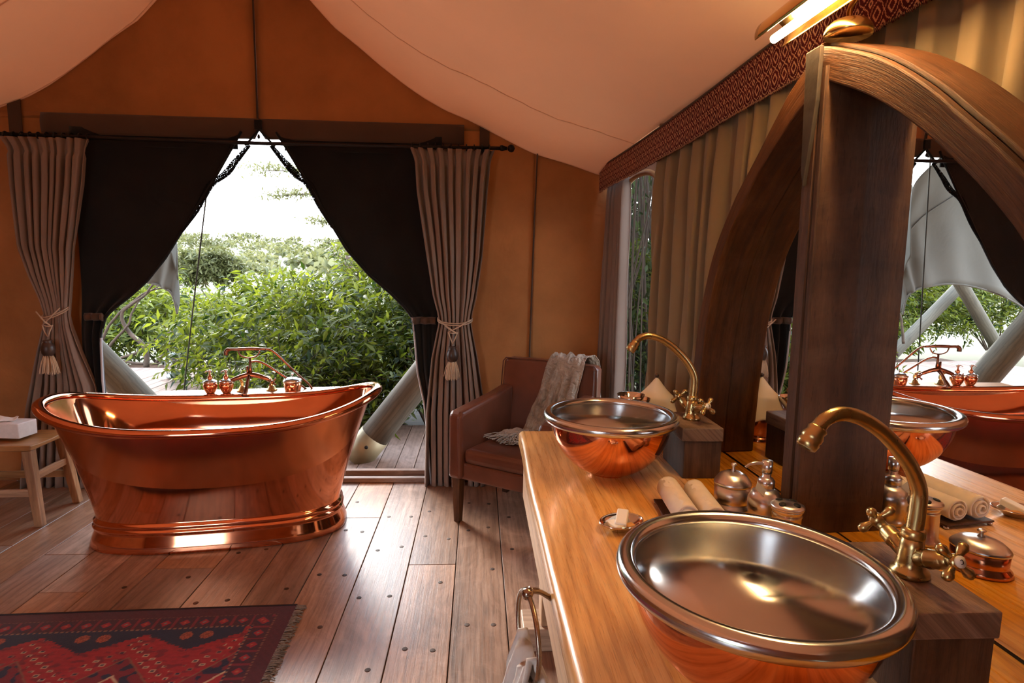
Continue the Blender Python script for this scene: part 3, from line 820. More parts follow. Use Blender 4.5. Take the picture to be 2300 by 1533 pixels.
# rug
def rug_color(u, v):
    """u from the fringed short edge, v from the far long edge, in metres"""
    maroon = (0.070, 0.008, 0.013); red = (0.33, 0.013, 0.019); navy = (0.016, 0.017, 0.045); orange = (0.42, 0.10, 0.045); cream = (0.50, 0.36, 0.22); wine = (0.19, 0.011, 0.022)
    n = nz3(u * 60, v * 60, 1) * 0.5 + nz3(u * 14, v * 90, 3) * 0.5
    def sh(c, k=0.22): return tuple(max(0, x * (1 + k * n)) for x in c)
    L, Wd = 2.3, 1.65
    e = min(u, v, L - u, Wd - v)
    along = v if e == u or e == L - u else u
    if e < 0.060: return sh(maroon if (int(along / 0.012) + int(e / 0.01)) % 3 else (0.085, 0.010, 0.016))
    if e < 0.066: return sh((0.20, 0.07, 0.04) if int(along / 0.008) % 2 else maroon)
    if e < 0.135:
        c = (along / 0.075) % 1 - 0.5; r = (e - 0.1) / 0.07
        d = abs(c) * 1.1 + abs(r)
        if d < 0.10: return sh(orange if int(along / 0.075) % 2 else (0.2, 0.18, 0.16))
        if d < 0.30: return sh(red)
        if d < 0.38: return sh(navy)
        return sh(wine if abs(c) > 0.42 else (0.055, 0.009, 0.018))
    if e < 0.142: return sh((0.28, 0.13, 0.07) if int(along / 0.01) % 2 else navy)
    # field
    uu = (u - 0.142); vv = (v - 0.142)
    P = 0.38
    ph = (uu / P) % 1; k = abs(ph - 0.5) * 2
    zig = 0.03 + 0.12 * (1 - k)
    zig = round(zig / 0.011) * 0.011
    far = min(vv, Wd - 2 * 0.142 - vv); nearend = min(uu, L - 0.284 - uu)
    if far < zig * 0.9 and nearend > 0.02:
        # navy teeth with orange flowers
        c1 = abs(ph - 0.40) * P; c2 = abs(ph - 0.60) * P; dv = abs(far - 0.045)
        if min(math.hypot(c1, dv), math.hypot(c2, dv)) < 0.024:
            return sh(orange if (int(uu * 300) + int(vv * 300)) % 3 else maroon)
        return sh(navy)
    # rows of diamonds
    du = abs(((uu + P * 0.5) / P) % 1 - 0.5) * P; dv = abs(((vv - 0.33) / 0.5) % 1 - 0.5) * 0.5
    dv = 0.25 - dv
    d = du + abs(dv) * 0.9
    if d < 0.062: return sh(red if d < 0.05 else cream)
    if d < 0.145: return sh(navy if nz3(u * 26, v * 26, 7) > 0.12 else wine)
    if d < 0.153: return sh((0.22, 0.09, 0.05))
    g = ((uu * 0.7 + vv) / 0.045) % 1; h = ((uu * 0.7 - vv) / 0.045) % 1
    if 0.17 < d < 0.255:
        # hooked cream motifs
        q = abs(g - 0.5) + abs(h - 0.5)
        if q < 0.17: return sh(navy)
        if q < 0.30: return sh(cream if int((uu + vv) / 0.09) % 2 else (0.30, 0.10, 0.06))
    m = nz3(u * 30, v * 45, 9)
    return sh(wine if m > 0.22 else red, 0.4)
rug = thing('rug', 'dark red and navy patterned rug with grey fringe on the floorboards', 'rug', (-0.757, 2.412, 0.001), math.radians(2.0))
nu_, nv_ = 560, 400
RW, RD = 2.3, 1.65
us = np.linspace(0, RW, nu_ + 1); vs_ = np.linspace(0, RD, nv_ + 1)
gx, gy = np.meshgrid(us, vs_)
gz = 0.006 + 0.0012 * np.sin(gx * 9) * np.sin(gy * 7)
vert = np.stack([-gx, -gy, gz], -1).reshape(-1, 3)
idx = np.arange((nu_ + 1) * (nv_ + 1)).reshape(nv_ + 1, nu_ + 1)
quads = np.stack([idx[:-1, :-1], idx[1:, :-1], idx[1:, 1:], idx[:-1, 1:]], -1).reshape(-1, 4)
me = bpy.data.meshes.new('pile')
me.from_pydata(vert.tolist(), [], quads.tolist())
ca = me.color_attributes.new('col', 'FLOAT_COLOR', 'POINT')
cols = np.ones((len(vert), 4))
cols[:, :3] = [rug_color(-x, -y) for x, y, z in vert]
ca.data.foreach_set('color', cols.ravel())
M['rug'] = attr_mat('rug_pile', rough=0.95, bump=0.5, bscale=500)
me.materials.append(M['rug'])
o = bpy.data.objects.new('pile', me); COL.objects.link(o); o.parent = rug
MB().box((-RW / 2, 0.0, 0.004), (RW, 0.01, 0.008)).build('selvedge', simple('dark_selvedge', (0.02, 0.008, 0.012), 0.9), rug)
MB().box((-RW / 2, -RD / 2, 0.0025), (RW, RD, 0.004)).build('backing', M['tape'], rug)
mb = MB()
for k in range(420):
    v = R.uniform(0.0, RD); L = R.uniform(0.022, 0.045)
    mb.tube([(-0.002, -v, 0.005), (L * 0.5, -v + R.uniform(-0.008, 0.008), 0.007), (L, -v + R.uniform(-0.014, 0.014), 0.002)], 0.0022, 4)
tag(mb.build('fringe', cloth('rug_fringe', (0.22, 0.19, 0.17), 0, weave=600, var=0.4, vscale=60), rug), kind='stuff')

# ================================================================== BATH
TUB_C, TUB_A = Vector((-1.372, 3.20, 0)), math.radians(9)
tub = thing('bathtub', 'polished copper double-ended bathtub with ribbed plinth in front of the doorway', 'bathtub', TUB_C, TUB_A)
def sq(a, A, B, e=2.35):
    c, s = math.cos(a), math.sin(a)
    return (A * math.copysign(abs(c) ** (2 / e), c), B * math.copysign(abs(s) ** (2 / e), s))
def rim_z(a): 
    c = math.cos(a)
    return 0.640 + (0.118 if c > 0 else 0.098) * abs(c) ** 2.6
NA = 120
def loop_surface(rows, mat, name, parent, close=False, cap0=False):
    """rows = list of functions a -> point"""
    mb = MB(); n = len(rows)
    vs = [r(2 * math.pi * k / NA) for r in rows for k in range(NA)]
    fs = []; us = []
    for i in range(n - 1 + (1 if close else 0)):
        j = (i + 1) % n
        for k in range(NA):
            q = (k + 1) % NA
            fs.append((i * NA + k, i * NA + q, j * NA + q, j * NA + k)); us.append([(k / NA, i / n), (q / NA, i / n), (q / NA, j / n), (k / NA, j / n)])
    if cap0: fs.append(tuple(range(NA))); us.append([(0, 0)] * NA)
    mb.add(vs, fs, us, True)
    return mb.build(name, M[mat], parent)
RX, RY = 0.818, 0.395
def outer(h):
    k = h ** 1.15; k2 = h ** 1.4
    A = 0.604 + (RX - 0.026 - 0.604) * k; B = 0.262 + (RY - 0.026 - 0.262) * (0.36 * h + 0.64 * h ** 4)
    e = 2.9 - 0.6 * h
    def f(a):
        x, y = sq(a, A, B, e); return (x, y, 0.150 + (rim_z(a) - 0.012 - 0.150) * h)
    return f
loop_surface([outer(i / 26) for i in range(27)], 'copper', 'outer_shell', tub)
def inner(h):
    k = h ** 0.8
    A = 0.50 + (RX - 0.034 - 0.50) * k; B = 0.185 + (RY - 0.034 - 0.185) * k
    def f(a):
        x, y = sq(a, A, B, 2.5); return (x, y, 0.165 + (rim_z(a) - 0.012 - 0.165) * h ** 1.3)
    return f
loop_surface([inner(i / 26) for i in range(27)], 'copper_in', 'inner_basin', tub, cap0=True)
def rimrow(t):
    r = 0.027
    def f(a):
        x, y = sq(a, RX + r * math.cos(t), RY + r * math.cos(t), 2.3); return (x, y, rim_z(a) + r * 0.85 * math.sin(t))
    return f
loop_surface([rimrow(2 * math.pi * i / 14) for i in range(14)], 'copper', 'rolled_rim', tub, close=True)
PB = [(0.0, 0.020), (0.004, 0.030), (0.016, 0.031), (0.050, 0.022), (0.085, 0.009), (0.094, 0.008), (0.100, 0.016), (0.110, 0.017), (0.116, 0.006), (0.121, 0.005), (0.127, 0.012), (0.138, 0.012), (0.144, 0.003), (0.154, 0.0)]
def plin(z, o):
    def f(a):
        x, y = sq(a, 0.604 + o, 0.262 + o, 2.9); return (x, y, z)
    return f
loop_surface([plin(z, o) for z, o in PB], 'copper', 'ribbed_plinth', tub)

# ledge behind the bath that carries the tap and the bottles
led = thing('bath_ledge', 'wooden ledge on legs behind the bath carrying tap and bottles', 'shelf', (-1.40, 3.71, 0), TUB_A)
MB().box((0, 0, 0.640), (1.05, 0.15, 0.028)).build('top', M['stool'], led, bevel=0.004)
for x in (-0.46, 0.46):
    for y in (-0.04, 0.04):
        MB().box((x, y, 0.313), (0.035, 0.035, 0.626)).build('leg', M['stool'], led, bevel=0.003)
LZ = 0.655
def ledge(px, dy=0.0):
    c, s = math.cos(TUB_A), math.sin(TUB_A)
    return (-1.40 + px * c - dy * s, 3.71 + px * s + dy * c, LZ)
# bath mixer with telephone handset
tap = thing('bath_mixer', 'aged copper bath mixer with telephone handset and two hoses behind the bath', 'tap', ledge(0.0, 0.0), TUB_A + math.radians(2))
oc = M['old_copper']
for x in (-0.055, 0.115):
    MB().lathe([(0.034, 0), (0.034, 0.004), (0.026, 0.010), (0.018, 0.026), (0.011, 0.034)], 18, c=(x, 0, 0)).build('flange', M['brass'], tap)
    MB().tube(spline([(x, 0, 0.03), (x, 0, 0.058), (x - 0.012, -0.012, 0.082), (x - 0.03, -0.035, 0.088)], 5), 0.0105, 10).build('riser', M['brass'], tap)
MB().tube(spline([(-0.125, -0.04, 0.066), (-0.09, -0.045, 0.084), (-0.035, -0.048, 0.104), (0.0, -0.048, 0.110), (0.04, -0.048, 0.104), (0.085, -0.045, 0.086), (0.115, -0.04, 0.072)], 6), [0.010 + 0.006 * math.sin(math.pi * k / 36) for k in range(37)], 12).build('mixer_body', oc, tap)
def cross(parent, c, ax, mat, r=0.026, arm=0.007, name='cross_handle', button=None):
    """four-lobed cross handle around axis ax"""
    ax = Vector(ax).normalized(); ref = Vector((0, 0, 1)) if abs(ax.z) < 0.9 else Vector((1, 0, 0))
    u = (ref - ax * ref.dot(ax)).normalized(); w = ax.cross(u); c = Vector(c)
    mb = MB()
    q = ax.to_track_quat('Z', 'Y').to_matrix()
    mb.lathe([(0.0, -0.012), (0.011, -0.010), (0.0125, 0.0), (0.0115, 0.006), (0.0, 0.008)], 14, c=c, M=q)
    for k in range(4):
        a = math.pi / 4 + k * math.pi / 2; d = u * math.cos(a) + w * math.sin(a)
        mb.tube([c, c + d * r * 0.45, c + d * r * 0.75, c + d * r, c + d * (r + arm * 0.9), c + d * (r + arm * 1.25)], [arm * 0.75, arm * 0.62, arm * 0.85, arm * 1.12, arm * 0.85, arm * 0.15], 10)
    o = mb.build(name, mat, parent)
    if button:
        MB().lathe([(0.0, 0.0), (0.0095, 0.0), (0.0095, 0.003), (0.0, 0.004)], 16, c=c + ax * 0.0075, M=q).build('porcelain_button', M['porcelain'], o)
        lm = MB(); s = 0.0035
        for a, b in button:
            pa = c + ax * 0.0118 + w * a[0] * s + u * a[1] * s; pb = c + ax * 0.0118 + w * b[0] * s + u * b[1] * s
            lm.tube([pa, pb], 0.0006, 4)
        lm.build('button_letter', M['iron'], o)
    return o
for x, s in ((-0.145, -1), (0.13, 1)):
    MB().tube([(x - s * 0.03, -0.040, 0.074), (x, -0.062, 0.064)], [0.011, 0.008], 10).build('valve', oc, tap)
    cross(tap, (x, -0.066, 0.064), (s * 0.5, -0.8, -0.1), oc, 0.024, 0.0055)
MB().tube(spline([(-0.004, -0.05, 0.105), (-0.006, -0.085, 0.085), (-0.010, -0.125, 0.040), (-0.016, -0.160, 0.004)], 6), [0.012] * 6 + [0.010] * 6 + [0.013] * 5 + [0.016, 0.018], 12).build('spout', oc, tap)
MB().tube([(-0.012, -0.052, 0.105), (-0.012, -0.052, 0.165)], [0.007, 0.0075], 10).build('diverter', oc, tap)
MB().tube([(0.004, -0.048, 0.105), (0.004, -0.048, 0.150), (0.004, -0.048, 0.215)], [0.012, 0.009, 0.007], 10).build('cradle_post', oc, tap)
MB().tube(spline([(-0.062, -0.048, 0.262), (-0.050, -0.048, 0.232), (-0.018, -0.048, 0.217), (0.012, -0.048, 0.216), (0.045, -0.048, 0.228), (0.062, -0.048, 0.258)], 5), 0.0045, 8).build('cradle', oc, tap)
hs_ = MB().tube(spline([(-0.128, -0.05, 0.235), (-0.126, -0.05, 0.258), (-0.108, -0.05, 0.268), (-0.06, -0.05, 0.268), (0.0, -0.05, 0.270), (0.06, -0.05, 0.268), (0.095, -0.05, 0.267)], 5), [0.014] * 5 + [0.013] * 5 + [0.009] * 5 + [0.0105] * 10 + [0.008] * 6, 12)
hs_.build('handset', oc, tap)
MB().tube(spline([(0.095, -0.05, 0.267), (0.125, -0.05, 0.260), (0.165, -0.045, 0.225), (0.22, -0.03, 0.160), (0.28, -0.01, 0.090), (0.335, 0.01, 0.030), (0.36, 0.03, -0.02)], 6), 0.0065, 10).build('hose', oc, tap)
MB().tube(spline([(0.010, -0.048, 0.190), (0.045, -0.048, 0.192), (0.09, -0.045, 0.172), (0.15, -0.035, 0.125), (0.22, -0.02, 0.070), (0.29, 0.0, 0.025), (0.33, 0.02, -0.02)], 6), 0.0065, 10).build('hose', oc, tap)

def pump_bottle(label, loc):
    t = thing('soap_bottle', label, 'bottle', loc, group='copper bottles on the bath ledge')
    MB().lathe([(0.0, 0), (0.022, 0), (0.024, 0.003), (0.034, 0.022), (0.041, 0.042), (0.0415, 0.054), (0.035, 0.068), (0.0, 0.07)], 24).build('body', M['copper_sat'], t)
    MB().lathe([(0.040, 0.068), (0.042, 0.071), (0.034, 0.079), (0.020, 0.085), (0.014, 0.088), (0.0, 0.089)], 24).build('shoulder', M['steel'], t)
    MB().lathe([(0.012, 0.086), (0.0145, 0.092), (0.0145, 0.102), (0.009, 0.110), (0.006, 0.112), (0.0055, 0.128)], 16).build('collar', M['copper_sat'], t)
    MB().lathe([(0.0, 0.126), (0.009, 0.127), (0.010, 0.135), (0.014, 0.138), (0.013, 0.143), (0.0, 0.145)], 14).build('pump_head', M['steel'], t)
    MB().tube([(0, 0, 0.139), (-0.018, -0.01, 0.137), (-0.024, -0.013, 0.130)], 0.003, 8).build('spout', M['steel'], t)
    return t
pump_bottle('round copper pump bottle on the bath ledge, farther from the tap', ledge(-0.225, -0.045))
pump_bottle('round copper pump bottle on the bath ledge, next to the tap', ledge(-0.135, -0.045))
t = thing('bath_jar', 'copper jar with steel domed lid on the bath ledge under the hoses', 'jar', ledge(0.245, -0.03))
MB().lathe([(0.0, 0), (0.046, 0), (0.047, 0.004), (0.052, 0.030), (0.056, 0.060), (0.0, 0.062)], 28).build('body', M['copper_sat'], t)
MB().lathe([(0.058, 0.058), (0.059, 0.066), (0.050, 0.076), (0.030, 0.084), (0.0, 0.087)], 28).build('lid', M['steel'], t)
MB().lathe([(0.0, 0.086), (0.004, 0.087), (0.0035, 0.098), (0.009, 0.104), (0.005, 0.109), (0.0, 0.110)], 12).build('knob', M['steel'], t)

# ================================================================== ARMCHAIR
CH = Vector((0.278, 3.322, 0)); CA = math.radians(-33.6)
ch = thing('armchair', 'brown leather armchair with tapered wooden legs beside the right doorway curtain', 'armchair', CH, CA)
lm_ = M['leather']
MB().box((0, -0.01, 0.305), (0.56, 0.54, 0.10)).build('seat_frame', lm_, ch, bevel=0.015, seg=3)
def cush(u, v):
    return None
MB().box((0, -0.03, 0.395), (0.475, 0.52, 0.085)).build('seat_cushion', lm_, ch, bevel=0.032, seg=4)
for s in (-1, 1):
    # arm: a slab that rises a little towards the back
    prof = [(-0.315, 0.262), (0.26, 0.262), (0.26, 0.715), (0.10, 0.690), (-0.16, 0.662), (-0.290, 0.648), (-0.315, 0.625)]
    MB().prism(prof, lambda a, b, h, s=s: (s * (0.235 + h), a, b), 0.088).build('arm', lm_, ch, bevel=0.024, seg=4)
    for y, lean in ((-0.265, 0), (0.25, 0.03)):
        MB().box((s * 0.283, y + lean * 0.5, 0.131), (0.036, 0.036, 0.262), top=(1.5, 1.5)).build('leg', M['dark_oak'], ch, bevel=0.003)
        if y < 0: MB().lathe([(0.014, 0), (0.014, 0.006)], 10, c=(s * 0.283, y, 0)).build('glide', M['iron'], ch)
def bk(a, b, h):
    return (a, 0.215 + 0.10 * (b - 0.30) + h, b)
outl = [(-0.322, 0.262), (0.322, 0.262), (0.322, 0.70), (0.318, 0.855), (0.300, 0.878), (0.10, 0.884), (-0.10, 0.884), (-0.300, 0.878), (-0.318, 0.855), (-0.322, 0.70)]
MB().prism(outl, bk, 0.085).build('backrest', lm_, ch, bevel=0.022, seg=4)
MB().tube([bk(a, b, -0.002) for a, b in outl[2:] ], 0.0045, 6).build('piping', lm_, ch)

# throw over the chair back
th = thing('throw', 'crumpled grey linen throw with knotted fringe hung over the armchair back', 'throw', CH, CA)
path = spline([(0.17, 0.385, 0.60), (0.165, 0.385, 0.74), (0.155, 0.375, 0.865), (0.145, 0.325, 0.905), (0.13, 0.262, 0.888), (0.11, 0.232, 0.78), (0.085, 0.210, 0.64), (0.05, 0.180, 0.52), (0.02, 0.135, 0.462), (-0.02, 0.05, 0.456), (-0.05, -0.02, 0.452)], 6)
wid = [(0, 0.25), (0.25, 0.24), (0.36, 0.23), (0.55, 0.25), (0.75, 0.27), (1.0, 0.24)]
def thr(u, v):
    q = v * (len(path) - 1); i = min(len(path) - 2, int(q)); f = q - i
    p = path[i].lerp(path[i + 1], f); d = (path[i + 1] - path[i]).normalized()
    n = d.cross(Vector((1, 0, 0))).normalized()
    if n.y > 0 and v > 0.4: n = -n
    w = interp(wid, v)[0]
    s = (u - 0.5)
    fold = 0.008 * math.sin(s * 24 + 2.4 * math.sin(v * 7)) + 0.003 * math.sin(s * 61 + v * 15) + 0.016 * nz3(s * 7, v * 12, 2) + 0.010 * nz3(s * 18, v * 24, 5) + 0.005 * nz3(s * 40, v * 50, 8)
    ed = 0.02 * nz3(3, v * 7, u)
    lift = 0.018
    sg = 1 if v < 0.36 else 1
    base = p + Vector((1, 0, 0)) * (s * w + ed - 0.05 * smoothstep(0.5, 0.9, v) * 0)
    nn = Vector((0, 0, 1)).lerp(Vector((0, -1, 0)), smoothstep(0.45, 0.6, v)) if v > 0.36 else Vector((0, 0, 1)).lerp(Vector((0, 1, 0)), smoothstep(0.3, 0.15, v))
    if v > 0.72: nn = Vector((0, -1, 0)).lerp(Vector((0, 0, 1)), smoothstep(0.72, 0.85, v))
    return base + nn * (lift + fold)
MB().grid(80, 130, thr).build('cloth', M['linen'], th, solid=0.003)
mb = MB()
for k in range(95):
    u = R.random(); p = Vector(thr(u, 0.995)); L = R.uniform(0.05, 0.11)
    d = Vector((R.uniform(-0.7, 0.35), R.uniform(-1, -0.2), 0)).normalized()
    pts = [p]
    for j in range(1, 5):
        pts.append(p + d * L * j / 4 + Vector((R.uniform(-0.010, 0.010), R.uniform(-0.010, 0.010), -0.004 * j + R.uniform(-0.003, 0.010))))
    for q in pts: q.z = max(q.z, 0.444)
    mb.tube(spline(pts, 3), 0.0026, 5)
tag(mb.build('knotted_fringe', M['linen_fringe'], th), kind='stuff')

# ================================================================== STOOL WITH TISSUE BOX
st = thing('stool', 'wooden stool with dished seat and splayed legs left of the bath', 'stool', (-2.650, 3.385, 0.0), math.radians(3))
def seatz(x, y): return 0.452 - 0.018 * (1 - (y / 0.17) ** 2) * (1 - (x / 0.25) ** 2 * 0.4)
mb = MB()
n = 16
top_ = [[(-0.245 + 0.49 * i / n, -0.165 + 0.33 * j / n) for i in range(n + 1)] for j in range(n + 1)]
vs = [(x, y, seatz(x, y)) for row in top_ for x, y in row] + [(x, y, 0.418) for row in top_ for x, y in row]
N1 = n + 1; fs = []; us = []
for j in range(n):
    for i in range(n):
        q = [j * N1 + i, j * N1 + i + 1, (j + 1) * N1 + i + 1, (j + 1) * N1 + i]
        fs.append(tuple(q)); us.append([vs[k][:2] for k in q]); fs.append(tuple(k + N1 * N1 for k in reversed(q))); us.append([vs[k][:2] for k in reversed(q)])
for i in range(n):
    for a, b in ((i, i + 1), (n * N1 + i + 1, n * N1 + i), ((i + 1) * N1, i * N1), (i * N1 + n, (i + 1) * N1 + n)):
        fs.append((a, b, b + N1 * N1, a + N1 * N1)); us.append([(vs[a][0], 0), (vs[b][0], 0), (vs[b][0], .03), (vs[a][0], .03)])
mb.add(vs, fs, us)
mb.build('seat', M['stool'], st, bevel=0.006, seg=2)
LEGS = {}
for sx in (-1, 1):
    for sy in (-1, 1):
        a = Vector((sx * 0.215, sy * 0.135, 0.418)); b = Vector((sx * 0.265, sy * 0.168, 0.0))
        LEGS[sx, sy] = (a, b)
        mb = MB(); w0, w1 = 0.024, 0.020
        vs = [b + Vector((i * w1, j * w1, 0)) for i, j in ((-1, -1), (1, -1), (1, 1), (-1, 1))] + [a + Vector((i * w0, j * w0, 0)) for i, j in ((-1, -1), (1, -1), (1, 1), (-1, 1))]
        fq = [(3, 2, 1, 0), (4, 5, 6, 7), (0, 1, 5, 4), (1, 2, 6, 5), (2, 3, 7, 6), (3, 0, 4, 7)]
        mb.add(vs, fq, [[(vs[i].z, vs[i].x + vs[i].y) for i in f] for f in fq])
        mb.build('leg', M['stool'], st, bevel=0.003)
def lerp_leg(k, f): a, b = LEGS[k]; return a.lerp(b, f)
for k1, k2, f in (((1, -1), (1, 1), 0.36), ((-1, -1), (-1, 1), 0.36), ((-1, -1), (1, -1), 0.56), ((-1, 1), (1, 1), 0.56)):
    p, q = lerp_leg(k1, f), lerp_leg(k2, f); c = (p + q) / 2; d = q - p
    MB().box(c, (abs(d.x) if abs(d.x) > 0.1 else 0.020, abs(d.y) if abs(d.y) > 0.1 else 0.020, 0.040)).build('stretcher', M['stool'], st, bevel=0.003)
tb = thing('tissue_box', 'white wooden tissue box with a tissue poking out on the stool', 'tissue box', (-2.665, 3.43, 0.4515), math.radians(-6))
bw, bd, bh = 0.26, 0.125, 0.085
MB().box((0, 0, bh / 2), (bw, bd, bh)).build('box', M['box_white'], tb, bevel=0.004)
MB().lathe([(0.0, 0), (0.05, 0), (0.05, 0.001), (0.0, 0.0012)], 24, c=(-0.01, 0, bh - 0.0002), sy=0.4).build('slot', M['black_hole'], tb)
MB().grid(18, 10, lambda u, v: (-0.10 + 0.17 * u + 0.02 * math.sin(v * 5), -0.03 + 0.05 * v + 0.01 * math.sin(u * 9), bh + 0.004 + 0.03 * math.sin(math.pi * v) * (0.4 + 0.6 * abs(math.sin(u * 4))) + 0.006 * nz3(u * 5, v * 5, 1))).build('tissue', M['paper'], tb, solid=0.001)
# faint round crest printed on the front of the box
MB().tube([(-0.045 + 0.022 * math.cos(a), -bd / 2 - 0.0006, 0.045 + 0.022 * math.sin(a)) for a in [k * math.pi / 12 for k in range(25)]], 0.0009, 4).build('printed_ring', M['tag'], tb)
MB().tube([(-0.060, -bd / 2 - 0.0006, 0.040), (-0.050, -bd / 2 - 0.0006, 0.050), (-0.040, -bd / 2 - 0.0006, 0.043), (-0.030, -bd / 2 - 0.0006, 0.052)], 0.0009, 4).build('printed_ring', M['tag'], tb)

# ================================================================== WASHSTAND
CT = 0.77
ws = thing('washstand', 'long honey coloured teak washstand with thick planked top along the right wall', 'washstand', (0, 0, 0))
bx = [0.168, 0.330, 0.505, 0.690, 0.90]
for i in range(4):
    x0, x1 = bx[i], bx[i + 1]
    y0, y1 = 0.30, 2.40 - 0.012 * (i % 2)
    if i < 3:
        mb = MB()
        n = 24
        def edge(y): return x0 + (0.010 * nz3(y * 1.7, 3, 1) + 0.006 * math.sin(y * 3.1) if i == 0 else 0)
        vs, fs, us = [], [], []
        for k in range(n + 1):
            y = y0 + (y1 - y0) * k / n
            e = edge(y); ra = 0.020 if i == 0 else 0.0001
            vs += [(x1, y, CT - 0.065), (x1, y, CT)]
            vs += [(e + ra - ra * math.sin(q * math.pi / 10), y, CT - ra + ra * math.cos(q * math.pi / 10)) for q in range(6)]
            vs += [(e, y, CT - 0.055), (e + 0.008, y, CT - 0.065)]
        m_ = 10
        for k in range(n):
            for q in range(m_):
                q2 = (q + 1) % m_
                f = (k * m_ + q, k * m_ + q2, (k + 1) * m_ + q2, (k + 1) * m_ + q)
                fs.append(f); us.append([(vs[w_][1], vs[w_][0] + vs[w_][2]) for w_ in f])
        for f in (tuple(range(m_)), tuple(n * m_ + q for q in range(m_ - 1, -1, -1))):
            fs.append(f); us.append([(vs[w_][0], vs[w_][2] * 2) for w_ in f])
        mb.add(vs, fs, us)
        o_ = mb.build('top_plank', M['teak'], ws)
        for q_, po in enumerate(o_.data.polygons): po.use_smooth = i == 0 and 2 <= q_ % m_ <= 7 and len(po.vertices) == 4
    else:
        mb = MB(); zz = (CT - 0.065, CT)
        vs = [(x0, y0, z) for z in zz] + [(0.985, y0, z) for z in zz] + [(0.912, y1, z) for z in zz] + [(x0, y1, z) for z in zz]
        fs = [(1, 3, 5, 7), (0, 6, 4, 2), (0, 2, 3, 1), (2, 4, 5, 3), (4, 6, 7, 5), (6, 0, 1, 7)]
        mb.add(vs, fs, [[(vs[m][1], vs[m][0] + vs[m][2]) for m in f] for f in fs])
        mb.build('top_plank', M['teak'], ws)
MB().box((0.207, 1.34, 0.60), (0.030, 2.06, 0.205), axis=1).build('apron', M['teak_pale'], ws, bevel=0.004)
MB().box((0.56, 2.355, 0.57), (0.70, 0.032, 0.27), axis=0).build('end_panel', M['teak_pale'], ws, bevel=0.004)
for x, y in ((0.30, 2.15), (0.82, 2.15), (0.30, 0.45), (0.82, 0.45)):
    MB().box((x, y, 0.40), (0.10, 0.10, 0.62), axis=2).build('leg', M['teak_pale'], ws, bevel=0.004)
for y in (2.15, 0.45):
    MB().box((0.55, y, 0.045), (0.74, 0.14, 0.09), axis=0).build('foot', M['teak_pale'], ws, bevel=0.005)
MB().box((0.62, 1.3, 0.13), (0.4, 2.0, 0.03), axis=1).build('lower_shelf', M['dark_oak'], ws, bevel=0.004)

# ---- basins
def basin_profile():
    out, inn = [], []
    for k in range(17):
        h = k / 16
        r = 0.062 + (0.196 - 0.062) * (1 - (1 - h) ** 2.15) ** 0.72
        z = 0.006 + 0.184 * h
        out.append((r, z))
    for k in range(17):
        h = k / 16
        r = 0.020 + (0.190 - 0.020) * (1 - (1 - h) ** 2.3) ** 0.62
        inn.append((r, 0.014 + 0.178 * h ** 1.15))
    return out, inn
def basin(label, loc):
    t = thing('wash_basin', label, 'basin', loc)
    po, pi_ = basin_profile()
    MB().lathe([(0.0, 0.0), (0.058, 0.0), (0.062, 0.003)] + po, 72).build('copper_shell', M['copper'], t)
    MB().lathe([(0.0, 0.0125)] + pi_, 72).build('steel_bowl', M['steel_in'], t)
    rr, r0 = 0.0165, 0.2055
    MB().lathe([(r0 + rr * math.cos(a), 0.193 + rr * math.sin(a)) for a in [k * 2 * math.pi / 16 for k in range(16)]], 96, close=True).build('rolled_rim', M['steel'], t)
    d = MB().lathe([(0.0, 0.0165), (0.018, 0.0165), (0.020, 0.0155), (0.021, 0.0135)], 24).build('drain', M['nickel'], t)
    return t
basin('copper washbasin with steel lining nearest the camera, large, on the washstand', (0.4517, 0.888, CT))
basin('copper washbasin with steel lining at the far end of the washstand', (0.4402, 1.9008, CT))

# ---- wooden blocks carrying the taps
def tap_block(label, x0, x1, y0, y1):
    t = thing('tap_block', label, 'wooden block', ((x0 + x1) / 2, (y0 + y1) / 2, CT))
    dx, dy, h = x1 - x0, y1 - y0, 0.94 - CT
    MB().box((0, 0, h - 0.022), (dx, dy, 0.044), axis=1).build('top', M['block_top'], t, bevel=0.003)
    MB().box((0.004, 0, (h - 0.044) / 2), (dx - 0.012, dy - 0.012, h - 0.044), axis=2).build('body', M['dark_oak'], t, bevel=0.003)
    return t
tap_block('dark wooden block behind the near basin holding its brass tap', 0.660, 0.803, 0.803, 1.040)
tap_block('dark wooden block behind the far basin holding its brass tap', 0.662, 0.798, 1.832, 2.058)

